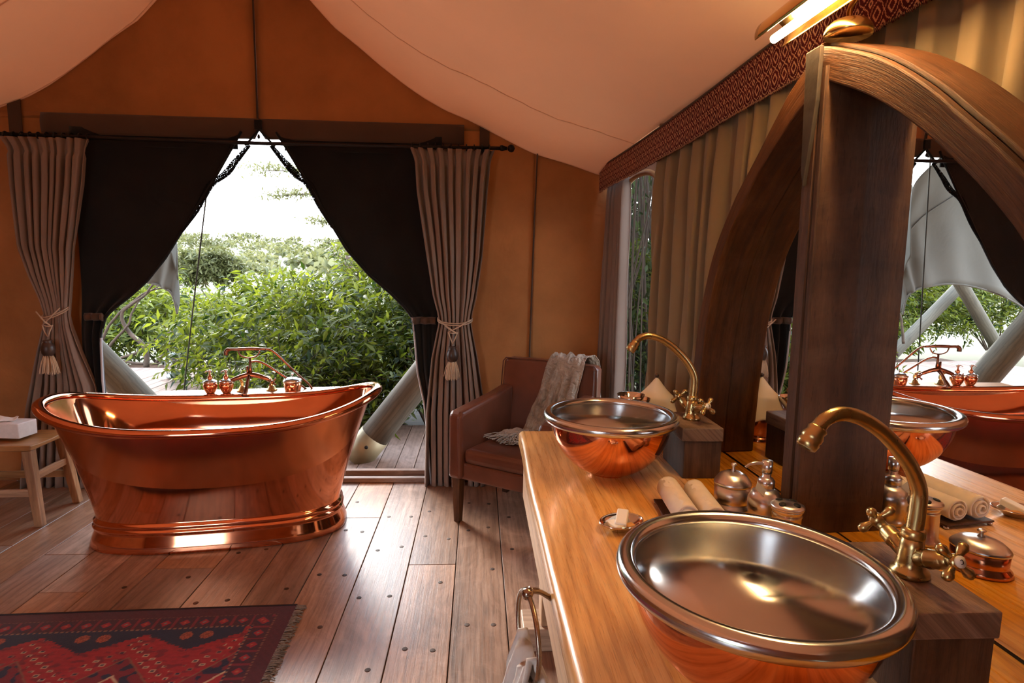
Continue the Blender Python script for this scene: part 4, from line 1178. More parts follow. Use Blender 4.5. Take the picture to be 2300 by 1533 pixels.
# ---- brass taps
LET_C = [((0.6, 0.7), (-0.2, 1.0)), ((-0.2, 1.0), (-0.8, 0.2)), ((-0.8, 0.2), (-0.5, -0.8)), ((-0.5, -0.8), (0.5, -0.9))]
def gooseneck(label, loc, rz, valve_a):
    t = thing('basin_tap', label, 'tap', loc, rz)
    br = M['brass']
    MB().lathe([(0.0, 0.0), (0.029, 0.0), (0.0305, 0.004), (0.0285, 0.010), (0.0235, 0.014), (0.0215, 0.026), (0.0185, 0.050), (0.0165, 0.070), (0.0, 0.072)], 26).build('body', br, t)
    MB().lathe([(0.0165, 0.064), (0.0185, 0.068), (0.0185, 0.078), (0.0155, 0.083), (0.0, 0.084)], 24).build('collar', br, t)
    neck = spline([(0, 0, 0.07), (0.003, 0, 0.11), (0.001, 0, 0.15), (-0.020, 0, 0.190), (-0.050, 0, 0.224), (-0.085, 0, 0.254), (-0.125, 0, 0.277), (-0.162, 0, 0.286), (-0.192, 0, 0.278), (-0.208, 0, 0.258)], 7)
    MB().tube(neck, [0.0135 - 0.0022 * k / (len(neck) - 1) for k in range(len(neck))], 18).build('neck', br, t)
    d = (neck[-1] - neck[-2]).normalized(); e = neck[-1]
    q = d.to_track_quat('Z', 'Y').to_matrix()
    MB().lathe([(0.0125, -0.010), (0.0155, -0.006), (0.0135, 0.0), (0.0165, 0.006), (0.0165, 0.012), (0.0150, 0.015), (0.0170, 0.018), (0.0155, 0.028), (0.012, 0.030), (0.0115, 0.024)], 22, c=e, M=q).build('aerator', br, t)
    for s in (1, -1):
        a = valve_a + (0 if s > 0 else math.pi)
        dv = Vector((math.cos(a), math.sin(a), 0.42)).normalized()
        b = Vector((0, 0, 0.030)); q = dv.to_track_quat('Z', 'Y').to_matrix()
        v = MB().lathe([(0.013, 0.0), (0.0145, 0.020), (0.0150, 0.036), (0.0165, 0.038), (0.0165, 0.041), (0.0155, 0.043), (0.0150, 0.058), (0.0110, 0.064), (0.0095, 0.066), (0.0095, 0.074)], 20, c=b, M=q).build('valve', br, t)
        cross(t, b + dv * 0.086, dv, br, 0.0265, 0.0082, button=LET_C if s > 0 else [((-0.6, -0.9), (-0.6, 0.9)), ((0.6, -0.9), (0.6, 0.9)), ((-0.6, 0), (0.6, 0))])
    return t
gooseneck('aged brass gooseneck tap with cross handles on the near wooden block', (0.739, 0.918, 0.94), math.radians(9), math.radians(-92))
gooseneck('aged brass gooseneck tap with cross handles on the far wooden block', (0.733, 1.952, 0.94), 0.0, math.radians(-75))

# ---- arched mirror
mir = thing('arched_mirror', 'twin mirror in a pointed arch of weathered dark timber on the washstand', 'mirror', (0, 0, 0))
IN_L = [(2.115, 0.772), (2.108, 0.90), (2.092, 1.06), (2.060, 1.27), (1.958, 1.517), (1.777, 1.709), (1.619, 1.822), (1.475, 1.900)]
OUT_L = [(2.185, 0.772), (2.178, 0.90), (2.160, 1.06), (2.128, 1.27), (2.036, 1.497), (1.885, 1.685), (1.757, 1.793), (1.627, 1.905), (1.475, 2.000)]
IN_R = [(1.475, 1.912), (1.435, 1.897), (1.286, 1.824), (1.149, 1.734), (1.034, 1.640), (0.945, 1.556), (0.885, 1.485), (0.83, 1.38), (0.795, 1.25), (0.775, 1.05), (0.770, 0.772)]
OUT_R = [(1.475, 1.990), (1.440, 1.978), (1.282, 1.904), (1.148, 1.816), (1.045, 1.730), (0.957, 1.653), (0.880, 1.575), (0.80, 1.45), (0.735, 1.27), (0.712, 1.05), (0.705, 0.772)]
def resample(pts, n):
    sp_ = spline([(a, b, 0) for a, b in pts], 12); L = [0]
    for a, b in zip(sp_, sp_[1:]): L.append(L[-1] + (b - a).length)
    out = []
    for k in range(n):
        d = L[-1] * k / (n - 1); i = 0
        while i < len(L) - 2 and L[i + 1] < d: i += 1
        f = (d - L[i]) / max(1e-9, L[i + 1] - L[i]); out.append(sp_[i].lerp(sp_[i + 1], f))
    return out, L[-1]
DEP = 0.117
def arch(inn, outp, name, d0, d1, chip=0.0):
    n = 44; a, la = resample(inn, n); b, lb = resample(outp, n)
    mb = MB(); vs = []
    for k in range(n):
        for p, q in ((a[k], d0), (b[k], d0), (b[k], d1), (a[k], d1)):
            c = chip * nz3(p.x * 9, p.y * 9, q * 10)
            vs.append(mloc(p.x + c, p.y + c * 0.6, q))
    fs, us = [], []
    for k in range(n - 1):
        o_ = k * 4
        for e in range(4):
            f = (e + 1) % 4
            fs.append((o_ + e, o_ + f, o_ + 4 + f, o_ + 4 + e))
            u0, u1 = la * k / n, la * (k + 1) / n
            us.append([(u0, 0.09 * e), (u0, 0.09 * e + 0.08), (u1, 0.09 * e + 0.08), (u1, 0.09 * e)])
    fs += [(3, 2, 1, 0), tuple((n - 1) * 4 + i for i in range(4))]; us += [[(0, 0), (.07, 0), (.07, .1), (0, .1)]] * 2
    mb.add(vs, fs, us)
    return mb.build(name, M['old_oak'], mir, bevel=0.004, seg=2)
arch(IN_L, OUT_L, 'arch_rib', 0.0, DEP, 0.004)
arch(IN_R, OUT_R, 'arch_rib', 0.0, DEP, 0.004)
# upper layer of boards that sits back from the ribs
def shift(P, k): return [(t_ + (0.02 * k if t_ > 1.475 else -0.02 * k), z_ + 0.014 * k) for t_, z_ in P]
arch(shift(OUT_R, 0.02), shift(OUT_R, 0.45), 'arch_cap', -0.02, 0.100, 0.006)
mb = MB()
post = [(1.436, 0.0), (1.436, DEP + 0.003), (1.442, DEP + 0.006), (1.456, DEP + 0.006), (1.459, DEP + 0.001), (1.464, DEP + 0.001), (1.466, DEP + 0.008), (1.506, DEP + 0.008), (1.509, DEP), (1.509, 0.0)]
vs = []
zs = [0.772, 1.0, 1.3, 1.6, 1.85, 1.935]
for z in zs: vs += [mloc(t_, z, o_) for t_, o_ in post]
n = len(post); fs, us = [], []
for i in range(len(zs) - 1):
    for k in range(n):
        q = (k + 1) % n; fs.append((i * n + k, i * n + q, (i + 1) * n + q, (i + 1) * n + k)); us.append([(zs[i], k * .03), (zs[i], k * .03 + .03), (zs[i + 1], k * .03 + .03), (zs[i + 1], k * .03)])
fs += [tuple(range(n)), tuple((len(zs) - 1) * n + k for k in range(n))]; us += [[(0, 0)] * n] * 2
mb.add(vs, fs, us); mb.build('centre_post', M['old_oak'], mir)
# iron-grey wedge that pins the apex
wed = [(1.512, 1.985), (1.500, 1.700), (1.488, 1.66), (1.470, 1.76), (1.455, 1.86), (1.452, 1.985)]
MB().prism(wed, lambda a, b, h: mloc(a, b, DEP + 0.006 + h), 0.012).build('apex_wedge', simple('grey_weathered_wedge', (0.040, 0.029, 0.023), 0.7, bump=0.5, bscale=40, var=0.3, vscale=14), mir, bevel=0.003)
# the two panes and their backing
def pane(inn, lo, nm):
    p, _ = resample(inn, 30)
    poly = [(q.x, q.y) for q in p]
    if lo: poly = poly + [(1.47, 0.772)]
    else: poly = [(1.47, 0.772)] + poly
    MB().prism(poly, lambda a, b, h: mloc(a, b, 0.0015 - h), 0.006).build(nm, M['mirror'], mir, fix=True)
    MB().prism(poly, lambda a, b, h: mloc(a, b, -0.006 - h), 0.012).build('backing', M['dark_oak'], mir)
pane([(t_ + 0.012, z_ + 0.004) for t_, z_ in IN_L], True, 'mirror_pane')
pane([(t_ - 0.012, z_ + 0.004) for t_, z_ in IN_R], False, 'mirror_pane')

# ---- picture lamp on the arch
lp = thing('wall_lamp', 'brass picture lamp with long half-round shade glowing above the arched mirror', 'lamp', mloc(1.455, 1.992, 0.075))
L0 = mloc(1.455, 1.992, 0.075)
def ll(t_, z_, o_): return mloc(t_, z_, o_) - L0
MB().lathe([(0.0, 0.0), (0.052, 0.0), (0.054, 0.006), (0.050, 0.020), (0.038, 0.032), (0.018, 0.040), (0.0, 0.042)], 28, c=ll(1.445, 2.004, 0.072)).build('base', M['brass_shiny'], lp)
MB().lathe([(0.0, 0), (0.004, 0.001), (0.003, 0.004), (0, 0.005)], 8, c=ll(1.405, 2.022, 0.085)).build('screw', M['brass_shiny'], lp)
LT, LZc, LO = 1.34, 2.078, 0.150
neckp = spline([tuple(ll(1.445, 2.040, 0.072)), tuple(ll(1.446, 2.068, 0.070)), tuple(ll(1.430, 2.095, 0.060)), tuple(ll(1.390, 2.128, 0.070)), tuple(ll(1.355, 2.140, 0.110)), tuple(ll(1.345, 2.118, 0.148))], 6)
MB().tube(neckp, 0.0062, 10).build('neck', M['brass_shiny'], lp)
SR = 0.043
def shade(u, v, r=SR):
    a = math.radians(-14 + 230 * v)          # open below and towards the glass
    return ll(LT + 0.325 - 0.65 * u, LZc + r * math.sin(a), LO + r * math.cos(a) * 1.0)
MB().grid(30, 22, shade).build('shade', M['brass_shiny'], lp, solid=0.002)
for u in (1.0,):
    c = ll(LT + 0.325 - 0.65 * u, LZc, LO)
    ring = [shade(u, k / 20) for k in range(21)]
    MB().add([c] + ring, [(0, k, k + 1) for k in range(1, 21)]).build('end_cap', M['brass_shiny'], lp, solid=0.003)
MB().tube([ll(LT + 0.312, LZc - 0.010, LO - 0.004), ll(LT - 0.312, LZc - 0.010, LO - 0.004)], 0.011, 12).build('glowing_tube', M['glow'], lp)

# ---- things on the washstand
def lidded(name, label, loc, r, h, mat, lidmat, sx=1.0, rz=0.0):
    t = thing(name, label, 'jar', loc, rz)
    MB().lathe([(0.0, 0), (r * 1.10, 0), (r * 1.14, 0.004), (r * 1.10, 0.011), (r * 1.0, 0.017), (r * 0.97, 0.021), (r * 0.98, 0.024), (r, h * 0.56), (0.0, h * 0.57)], 36, sx=sx).build('body', M[mat], t)
    MB().lathe([(r * 1.03, h * 0.54), (r * 1.04, h * 0.58), (r * 0.98, h * 0.63), (r * 0.75, h * 0.75), (r * 0.40, h * 0.82), (0.0, h * 0.84)], 36, sx=sx).build('lid', M[lidmat], t)
    k = h * 0.83
    MB().lathe([(0.0, k), (0.008, k + 0.001), (0.0045, k + 0.005), (0.004, k + h * 0.10), (0.0095, k + h * 0.15), (0.0065, k + h * 0.18), (0.0, k + h * 0.19)], 14).build('knob', M[lidmat], t)
    return t
lidded('lidded_jar', 'round steel jar with domed lid and knob on the washstand before the far mirror pane', (0.735, 1.607, CT), 0.050, 0.130, 'satin', 'satin')
lidded('copper_dish', 'oval copper lidded dish on the washstand under the near mirror pane', (0.752, 1.222, CT), 0.048, 0.095, 'copper_sat', 'satin', sx=1.2, rz=math.radians(60))

t = thing('soap_dispenser', 'steel pump soap dispenser with grey paper tag beside the lidded jar', 'soap dispenser', (0.767, 1.478, CT), math.radians(10))
MB().lathe([(0.0, 0), (0.034, 0), (0.036, 0.004), (0.036, 0.012), (0.033, 0.018), (0.040, 0.035), (0.044, 0.060), (0.043, 0.078), (0.034, 0.098), (0.020, 0.108), (0.0, 0.109)], 32).build('body', M['satin'], t)
MB().lathe([(0.018, 0.106), (0.022, 0.110), (0.022, 0.128), (0.016, 0.136), (0.011, 0.139), (0.011, 0.150), (0.0, 0.151)], 22).build('collar', M['satin'], t)
MB().lathe([(0.0, 0.148), (0.0125, 0.149), (0.0135, 0.160), (0.0135, 0.182), (0.0, 0.184)], 20).build('pump_head', M['satin'], t)
MB().tube(spline([(-0.010, 0, 0.174), (-0.030, 0.004, 0.1765), (-0.048, 0.008, 0.172), (-0.058, 0.010, 0.164)], 5), [0.0045] * 10 + [0.0035] * 6, 10).build('spout', M['satin'], t)
MB().box((-0.032, -0.022, 0.114), (0.036, 0.0012, 0.020), M=Matrix.Rotation(math.radians(42), 3, 'Y') @ Matrix.Rotation(math.radians(-25), 3, 'X')).build('paper_tag', M['tag'], t)
MB().tube([(-0.010, -0.018, 0.135), (-0.018, -0.022, 0.126)], 0.0006, 4).build('tag_string', M['tag'], t)

t = thing('toothbrush_holder', 'steel toothbrush holder with oval holes beside the soap dispenser', 'holder', (0.768, 1.366, CT), 0.0)
MB().lathe([(0.0, 0), (0.038, 0), (0.040, 0.003), (0.038, 0.010), (0.034, 0.014), (0.0335, 0.078), (0.036, 0.082), (0.0335, 0.086), (0.0335, 0.090), (0.037, 0.094), (0.0385, 0.101), (0.0, 0.104)], 34).build('body', M['satin'], t)
MB().lathe([(0.0385, 0.100), (0.0400, 0.102), (0.0395, 0.106), (0.028, 0.112), (0.012, 0.115), (0.0, 0.1155)], 34).build('lid', M['satin'], t)
for k in range(4):
    a = k * math.pi / 2 + 0.55; rr = 0.024
    zc = 0.1138
    nq = Vector((0.28 * math.cos(a), 0.28 * math.sin(a), 1)).normalized().to_track_quat('Z', 'Y').to_matrix()
    MB().lathe([(0.0, -0.002), (0.0085, -0.002), (0.0085, 0.0006), (0.0, 0.0008)], 16, c=(rr * math.cos(a), rr * math.sin(a), zc), M=nq).build('hole', M['black_hole'], t)

def roll(label, a, b, r, seed):
    a, b = Vector(a), Vector(b)
    t = thing('rolled_towel', label, 'towel', a, 0, group='rolled face cloths on the washstand')
    d = b - a; D = d.normalized(); S_ = D.cross(Vector((0, 0, 1))).normalized(); U_ = S_.cross(D)
    # spiral section swept along the roll, closed at the far end by a soft dome
    turns = 2.6; n = 110
    sec = []
    for k in range(n):
        q = k / (n - 1); an = q * turns * 2 * math.pi; rad = r * (0.16 + 0.84 * q); sec.append((rad * math.cos(an), rad * math.sin(an)))
    def fn(u, v):
        x, z = sec[min(n - 1, int(round(u * (n - 1))))]
        k = 1.0
        bulge = 0.010 * (1 - math.hypot(x, z) / r)
        w = 0.0012 * nz3(x * 90, v * 20, seed)
        L = d.length * v + (bulge if v > 0.5 else -bulge)
        return S_ * (x + w) + U_ * (z + r + w) + D * L
    MB().grid(n, 20, fn).build('terry_cloth', M['towel'], t, solid=0.0045)
    MB().lathe([(0.0, 0.004), (r * 0.93, 0.004), (r * 0.95, d.length - 0.004), (0.0, d.length - 0.004)], 24, c=U_ * r, M=D.to_track_quat('Z', 'Y').to_matrix()).build('inner_roll', M['towel'], t)
    return t
TRZ = CT + 0.016
roll('rolled cream face cloth on the wire tray, nearer the soap dish', (0.555, 1.640, TRZ), (0.540, 1.430, TRZ), 0.033, 1)
roll('rolled cream face cloth on the wire tray, nearer the lidded jar', (0.628, 1.625, TRZ), (0.612, 1.425, TRZ), 0.031, 2)
t = thing('towel_tray', 'small wooden tray on beaded steel feet under the rolled face cloths', 'tray', (0.585, 1.525, CT), math.radians(-4))
MB().box((0, 0, 0.0115), (0.155, 0.215, 0.006), axis=1).build('tray_base', M['dark_oak'], t, bevel=0.002)
for x in (-0.07, 0.07):
    for y in (-0.1, 0.1):
        MB().lathe([(0.0, 0), (0.006, 0.001), (0.008, 0.005), (0.005, 0.009), (0, 0.0095)], 10, c=(x, y, 0)).build('foot', M['steel'], t)
t = thing('soap_dish', 'oval silver soap dish with beaded rim in front of the rolled cloths', 'soap dish', (0.380, 1.470, CT), math.radians(25))
MB().lathe([(0.0, 0.0), (0.030, 0.0), (0.034, 0.003), (0.050, 0.013), (0.060, 0.020), (0.063, 0.021), (0.063, 0.0235), (0.058, 0.0225), (0.048, 0.0155), (0.032, 0.006), (0.0, 0.004)], 40, sx=1.0, sy=0.72, close=False).build('dish', M['nickel'], t)
MB().lathe([(0.0615 + 0.0025 * math.cos(a), 0.0225 + 0.0025 * math.sin(a)) for a in [k * math.pi / 4 for k in range(8)]], 40, sx=1.0, sy=0.73, close=True).build('beaded_rim', M['nickel'], t)
t = thing('soap_bar', 'white bar of soap leaning on its end in the silver soap dish', 'soap', (0.383, 1.478, CT + 0.011), math.radians(70))
MB().box((0, 0, 0.014), (0.062, 0.030, 0.018), M=Matrix.Rotation(math.radians(-14), 3, 'Y')).build('bar', M['soap'], t, bevel=0.003)
t = thing('soap_bar', 'second white bar of soap lying flat in the silver soap dish', 'soap', (0.362, 1.462, CT + 0.008), math.radians(110))
MB().box((0, 0, 0.006), (0.048, 0.026, 0.012)).build('bar', M['soap'], t, bevel=0.003)
t = thing('soap_bar', 'small amber soap peeping from the silver soap dish beside the basin', 'soap', (0.398, 1.455, CT + 0.011), math.radians(20))
MB().box((0, 0, 0.005), (0.024, 0.018, 0.010)).build('bar', M['soap_amber'], t, bevel=0.003)

# jug with bead-weighted cotton cover
JC = Vector((0.702, 2.262, CT))
jug = thing('water_jug', 'copper and steel water jug with flared foot beside the far wooden block', 'jug', JC)
MB().lathe([(0.0, 0), (0.060, 0), (0.062, 0.004), (0.050, 0.016), (0.046, 0.022), (0.052, 0.035), (0.066, 0.070), (0.070, 0.110), (0.064, 0.150), (0.056, 0.165), (0.0, 0.168)], 36).build('body', M['copper_sat'], jug)
MB().lathe([(0.056, 0.164), (0.058, 0.170), (0.060, 0.176), (0.0, 0.178)], 30).build('mouth', M['steel'], jug)
cov = thing('jug_cover', 'cream cotton cover with crochet edging draped over the water jug', 'cloth', JC, math.radians(20))
def covfn(u, v):
    x, y = (u - 0.5) * 2, (v - 0.5) * 2
    e = max(abs(x), abs(y)); ang = math.atan2(y, x)
    flat = 0.066
    R0 = 0.155 * math.hypot(x, y) / max(e, 1e-6) * e
    rr = R0 if R0 < flat else flat + (R0 - flat) * 0.22
    drop = 0 if R0 < flat else (R0 - flat) * 0.97
    z = 0.186 + 0.076 * max(0.0, 1 - R0 / flat) ** 1.25 - drop
    rr += 0.010 * math.sin(ang * 4) * smoothstep(0.06, 0.14, R0)
    return (rr * math.cos(ang), rr * math.sin(ang), z)
MB().grid(41, 41, covfn).build('cotton', M['cotton'], cov, solid=0.0015)
mb = MB(); beads = []
N_ = 84
def edgept(k, out):
    q = (k / N_) * 4; s = int(q) % 4; f = q - int(q)
    e = 0.5 + 0.5 * out
    if s == 0: u, v = 0.5 - e + 2 * e * f, 0.5 - e
    elif s == 1: u, v = 0.5 + e, 0.5 - e + 2 * e * f
    elif s == 2: u, v = 0.5 + e - 2 * e * f, 0.5 + e
    else: u, v = 0.5 - e, 0.5 + e - 2 * e * f
    return Vector(covfn(u, v))
for row, (o0, o1) in enumerate(((1.0, 1.10), (1.09, 1.19))):
    for k in range(N_):
        a, m_, b = edgept(k + row * 0.5, o0), edgept(k + 0.5 + row * 0.5, o1), edgept(k + 1 + row * 0.5, o0)
        mb.tube([a, a.lerp(m_, 0.6), m_, b.lerp(m_, 0.6), b], 0.0012, 4)
tag(mb.build('crochet_edging', M['lace'], cov), kind='stuff')
for k in range(0, N_, 6):
    p = edgept(k + 0.5, 1.21)
    MB().lathe([(0.0, -0.004), (0.0035, -0.002), (0.0035, 0.002), (0, 0.004)], 8, c=p).build('bead', M['darkwood_ball'], cov)
MB().lathe([(0.0, 0), (0.007, 0.002), (0.009, 0.009), (0.006, 0.015), (0, 0.017)], 10, c=(0.0, 0, 0.255)).build('top_bead', M['darkwood_ball'], cov)
# two metal cups on the washstand end
def cup(label, loc, k):
    t = thing('metal_cup', label, 'cup', loc, group=None)
    MB().lathe([(0.0, 0.0), (0.030 * k, 0.0), (0.031 * k, 0.003), (0.010 * k, 0.012), (0.006 * k, 0.030 * k), (0.006 * k, 0.115 * k), (0.010 * k, 0.125 * k), (0.0, 0.126 * k)], 24).build('stem', M['nickel'], t)
    MB().lathe([(0.008 * k, 0.124 * k), (0.020 * k, 0.130 * k), (0.038 * k, 0.160 * k), (0.042 * k, 0.175 * k), (0.040 * k, 0.174 * k), (0.034 * k, 0.158 * k), (0.016 * k, 0.134 * k), (0.0, 0.131 * k)], 28).build('bowl', M['nickel'], t)
cup('taller polished metal goblet behind the far basin', (0.572, 2.150, CT), 1.22)
cup('shorter polished metal goblet behind the far basin, closer to the jug', (0.615, 2.195, CT), 1.08)

# towel ring and hand towel on the apron
tr = thing('towel_ring', 'pewter towel ring on a curved arm screwed to the washstand apron', 'towel ring', (0.191, 1.235, 0.688))
pw = simple('pewter', (0.36, 0.29, 0.23), 0.26, 1.0, var=0.1, vscale=30)
MB().box((-0.003, -0.004, 0.0), (0.006, 0.026, 0.052)).build('backplate', pw, tr, bevel=0.003)
MB().tube(spline([(-0.005, -0.002, 0.014), (-0.03, -0.012, 0.040), (-0.055, -0.026, 0.062), (-0.076, -0.040, 0.071)], 6), [0.0075, 0.0065] + [0.006] * 10 + [0.007] * 5 + [0.009, 0.0095], 12).build('arm', pw, tr)
MB().lathe([(0.0, -0.012), (0.010, -0.010), (0.013, 0.0), (0.010, 0.010), (0.0, 0.012)], 14, c=(-0.080, -0.045, 0.068)).build('knuckle', pw, tr)
RC = Vector((-0.078, -0.050, -0.024)); RRm = 0.090
rd = Vector((-0.17, 0.985, 0)).normalized()
MB().tube([RC + rd * RRm * math.sin(a) + Vector((0, 0, RRm * math.cos(a))) for a in [k * math.pi / 24 for k in range(49)]], 0.0055, 10).build('ring', pw, tr)
ht = thing('hand_towel', 'white hand towel gathered through the towel ring', 'towel', (0.113, 1.185, 0.585))
def towelfn(u, v):
    # two falls over the bottom of the ring
    s = (u - 0.5)
    side = -1 if v < 0.5 else 1
    q = abs(v - 0.5) * 2
    wdt = 0.105 + 0.09 * smoothstep(0.0, 0.9, q)
    z = 0.012 - q * 0.36 + 0.055 * (s * 2) ** 2 * (1 - smoothstep(0.1, 0.8, q))
    off = side * (0.012 + 0.020 * smoothstep(0, 0.25, q))
    fold = 0.016 * math.sin(s * 22 + 1.5 * side) * (0.5 + q) + 0.008 * nz3(s * 9, q * 6, side)
    nrm = Vector((rd.y, -rd.x, 0))
    return rd * (s * wdt) + nrm * (off * (1 - 0) + fold) + Vector((0, 0, z))
MB().grid(44, 60, towelfn).build('terry_cloth', M['towel_grey'], ht, solid=0.006)

# ================================================================== OUTDOORS
def log_pole(name, label, a, b, r0, r1, cap=True):
    a, b = Vector(a), Vector(b)
    t = thing(name, label, 'pole', a)
    d = b - a; D = d.normalized()
    pts = [d * (k / 10) + Vector((0.006 * nz3(k, 1, r0), 0.006 * nz3(k, 5, r0), 0)) for k in range(11)]
    MB().tube(pts, [r0 + (r1 - r0) * k / 10 for k in range(11)], 20).build('log', M['log'], t)
    if cap:
        MB().tube([D * -0.10, D * 0.13], [r0 * 1.03, r0 * 1.04], 20).build('metal_shoe', simple('brass_shoe', (0.26, 0.21, 0.12), 0.5, 0.4, var=0.15, vscale=8), t)
        s = D.cross(Vector((0, 1, 0))).normalized()
        MB().lathe([(0, -0.004), (0.014, 0), (0.014, 0.008), (0, 0.010)], 8, c=D * 0.06 + Vector((0, -r0 * 1.02, 0)), M=Matrix.Rotation(math.pi / 2, 3, 'X')).build('bolt', M['iron'], t)
    return t
log_pole('log_pole', 'thick peeled log with metal shoe leaning outside the right doorway flap', (-0.868, 4.50, 0.035), (0.93, 4.62, 2.35), 0.115, 0.105)
log_pole('log_pole', 'thick peeled log leaning outside the left doorway flap behind the bath', (-2.20, 4.50, 0.035), (-4.27, 4.55, 2.35), 0.115, 0.105)
log_pole('log_pole', 'far log with metal shoe on the deck crossing another, under the grey awning', (-7.50, 8.95, 0.03), (-4.75, 8.10, 2.6), 0.10, 0.09)
log_pole('log_pole', 'far log sloping the other way behind its crossing partner under the awning', (-5.35, 9.05, -0.25), (-8.10, 8.95, 2.6), 0.10, 0.09, False)

aw = thing('awning', 'grey canvas awning with curved lower edge ending in a point beyond the deck', 'awning', (0, 0, 0))
low = [(-2.757, 5.60, 0.963), (-2.80, 5.62, 1.13), (-2.88, 5.63, 1.20), (-3.02, 5.64, 1.245), (-3.39, 5.68, 1.275), (-3.80, 5.68, 1.20), (-4.20, 5.66, 1.03), (-4.60, 5.65, 0.72)]
upp = [(-2.812, 5.62, 1.56), (-2.83, 5.70, 2.10), (-2.95, 5.75, 2.36), (-3.25, 5.80, 2.62), (-3.7, 5.9, 2.95), (-4.2, 6.0, 3.2), (-4.7, 6.1, 3.35), (-5.2, 6.15, 3.45)]
ls, us_ = spline(low, 8), spline(upp, 8)
def awf(u, v):
    k = u * (len(ls) - 1); i = min(len(ls) - 2, int(k)); f = k - i
    a = ls[i].lerp(ls[i + 1], f); b = us_[i].lerp(us_[i + 1], f)
    p = a.lerp(b, v); p.y += 0.10 * math.sin(math.pi * v) + 0.02 * math.sin(u * 40 + v * 6) * (1 - v) * 0.8 + 0.03 * nz3(u * 6, v * 3, 3)
    return p
MB().grid(70, 30, awf).build('awning_cloth', M['awning'], aw, solid=0.004)
MB().tube(ls, 0.010, 6).build('awning_hem', M['awning'], aw)
seam_ = [awf(u / 40, 0.52 + 0.1 * u / 40) + Vector((0, -0.012, 0)) for u in range(41)]
MB().tube(seam_, 0.008, 5).build('awning_seam', M['awning'], aw)

t = thing('guy_rope', 'thin dark guy rope running down to the deck outside the doorway', 'rope', (-2.55, 5.10, -0.03))
MB().tube([(0, 0, 0), (0.28, -0.28, 0.98), (0.60, -0.60, 2.05), (0.80, -0.8, 2.7)], 0.0055, 6).build('cord', M['guy'], t)

# lantern on the deck
la = thing('lantern', 'galvanised storm lantern standing on the deck among the leaves', 'lantern', (-3.88, 7.72, -0.035))
MB().lathe([(0.0, 0), (0.085, 0), (0.088, 0.006), (0.084, 0.045), (0.050, 0.062), (0.046, 0.075), (0.0, 0.076)], 24).build('fuel_tank', M['zinc'], la)
MB().lathe([(0.044, 0.078), (0.062, 0.12), (0.066, 0.16), (0.055, 0.21), (0.042, 0.235)], 24).build('glass_globe', M['glass'], la)
MB().lathe([(0.046, 0.235), (0.056, 0.245), (0.050, 0.27), (0.060, 0.275), (0.045, 0.305), (0.025, 0.325), (0.0, 0.33)], 24).build('chimney', M['zinc'], la)
for s in (-1, 1):
    MB().tube(spline([(s * 0.078, 0, 0.045), (s * 0.098, 0, 0.10), (s * 0.100, 0, 0.20), (s * 0.085, 0, 0.27), (s * 0.05, 0, 0.30)], 5), 0.009, 8).build('side_tube', M['zinc'], la)
MB().tube([(0.10 * math.cos(a), 0.02, 0.22 + 0.17 * math.sin(a)) for a in [k * math.pi / 16 for k in range(17)]], 0.003, 6).build('bail_handle', M['zinc'], la)

# ---- leaves
def leaf_mesh(name, pos, dirs, nor, size, tone, mat, parent, width=0.31):
    """one bent four-triangle leaf per row; all arrays are numpy"""
    n = len(pos)
    side = np.cross(dirs, nor); side /= np.linalg.norm(side, axis=1, keepdims=True) + 1e-9
    nor = np.cross(side, dirs)
    L = size[:, None]
    v = np.empty((n, 6, 3))
    v[:, 0] = pos
    v[:, 1] = pos + dirs * L * 0.42 + side * L * width * 0.5 + nor * L * 0.05
    v[:, 2] = pos + dirs * L - nor * L * 0.16
    v[:, 3] = pos + dirs * L * 0.42 - side * L * width * 0.5 + nor * L * 0.05
    v[:, 4] = pos + dirs * L * 0.40 - nor * L * 0.03
    v[:, 5] = pos + dirs * L * 0.75 - nor * L * 0.09
    base = (np.arange(n) * 6)[:, None]
    f = np.stack([base + np.array([[0, 4, 1]]), base + np.array([[1, 4, 5]]), base + np.array([[1, 5, 2]]), base + np.array([[0, 3, 4]]), base + np.array([[3, 5, 4]]), base + np.array([[3, 2, 5]])], 1).reshape(-1, 3)
    me = bpy.data.meshes.new(name)
    nv, nf = n * 6, len(f)
    me.vertices.add(nv); me.vertices.foreach_set('co', v.reshape(-1).astype(np.float32))
    me.loops.add(nf * 3); me.loops.foreach_set('vertex_index', f.reshape(-1).astype(np.int32))
    me.polygons.add(nf); me.polygons.foreach_set('loop_start', (np.arange(nf) * 3).astype(np.int32))
    me.polygons.foreach_set('use_smooth', np.ones(nf, dtype=bool))
    at = me.attributes.new('tone', 'FLOAT', 'POINT'); at.data.foreach_set('value', np.repeat(tone, 6).astype(np.float32))
    me.update(calc_edges=True); me.validate()
    me.materials.append(M[mat])
    o = bpy.data.objects.new(name, me); COL.objects.link(o); o.parent = parent
    return tag(o, kind='stuff')
def unit(a): return a / (np.linalg.norm(a, axis=-1, keepdims=True) + 1e-9)
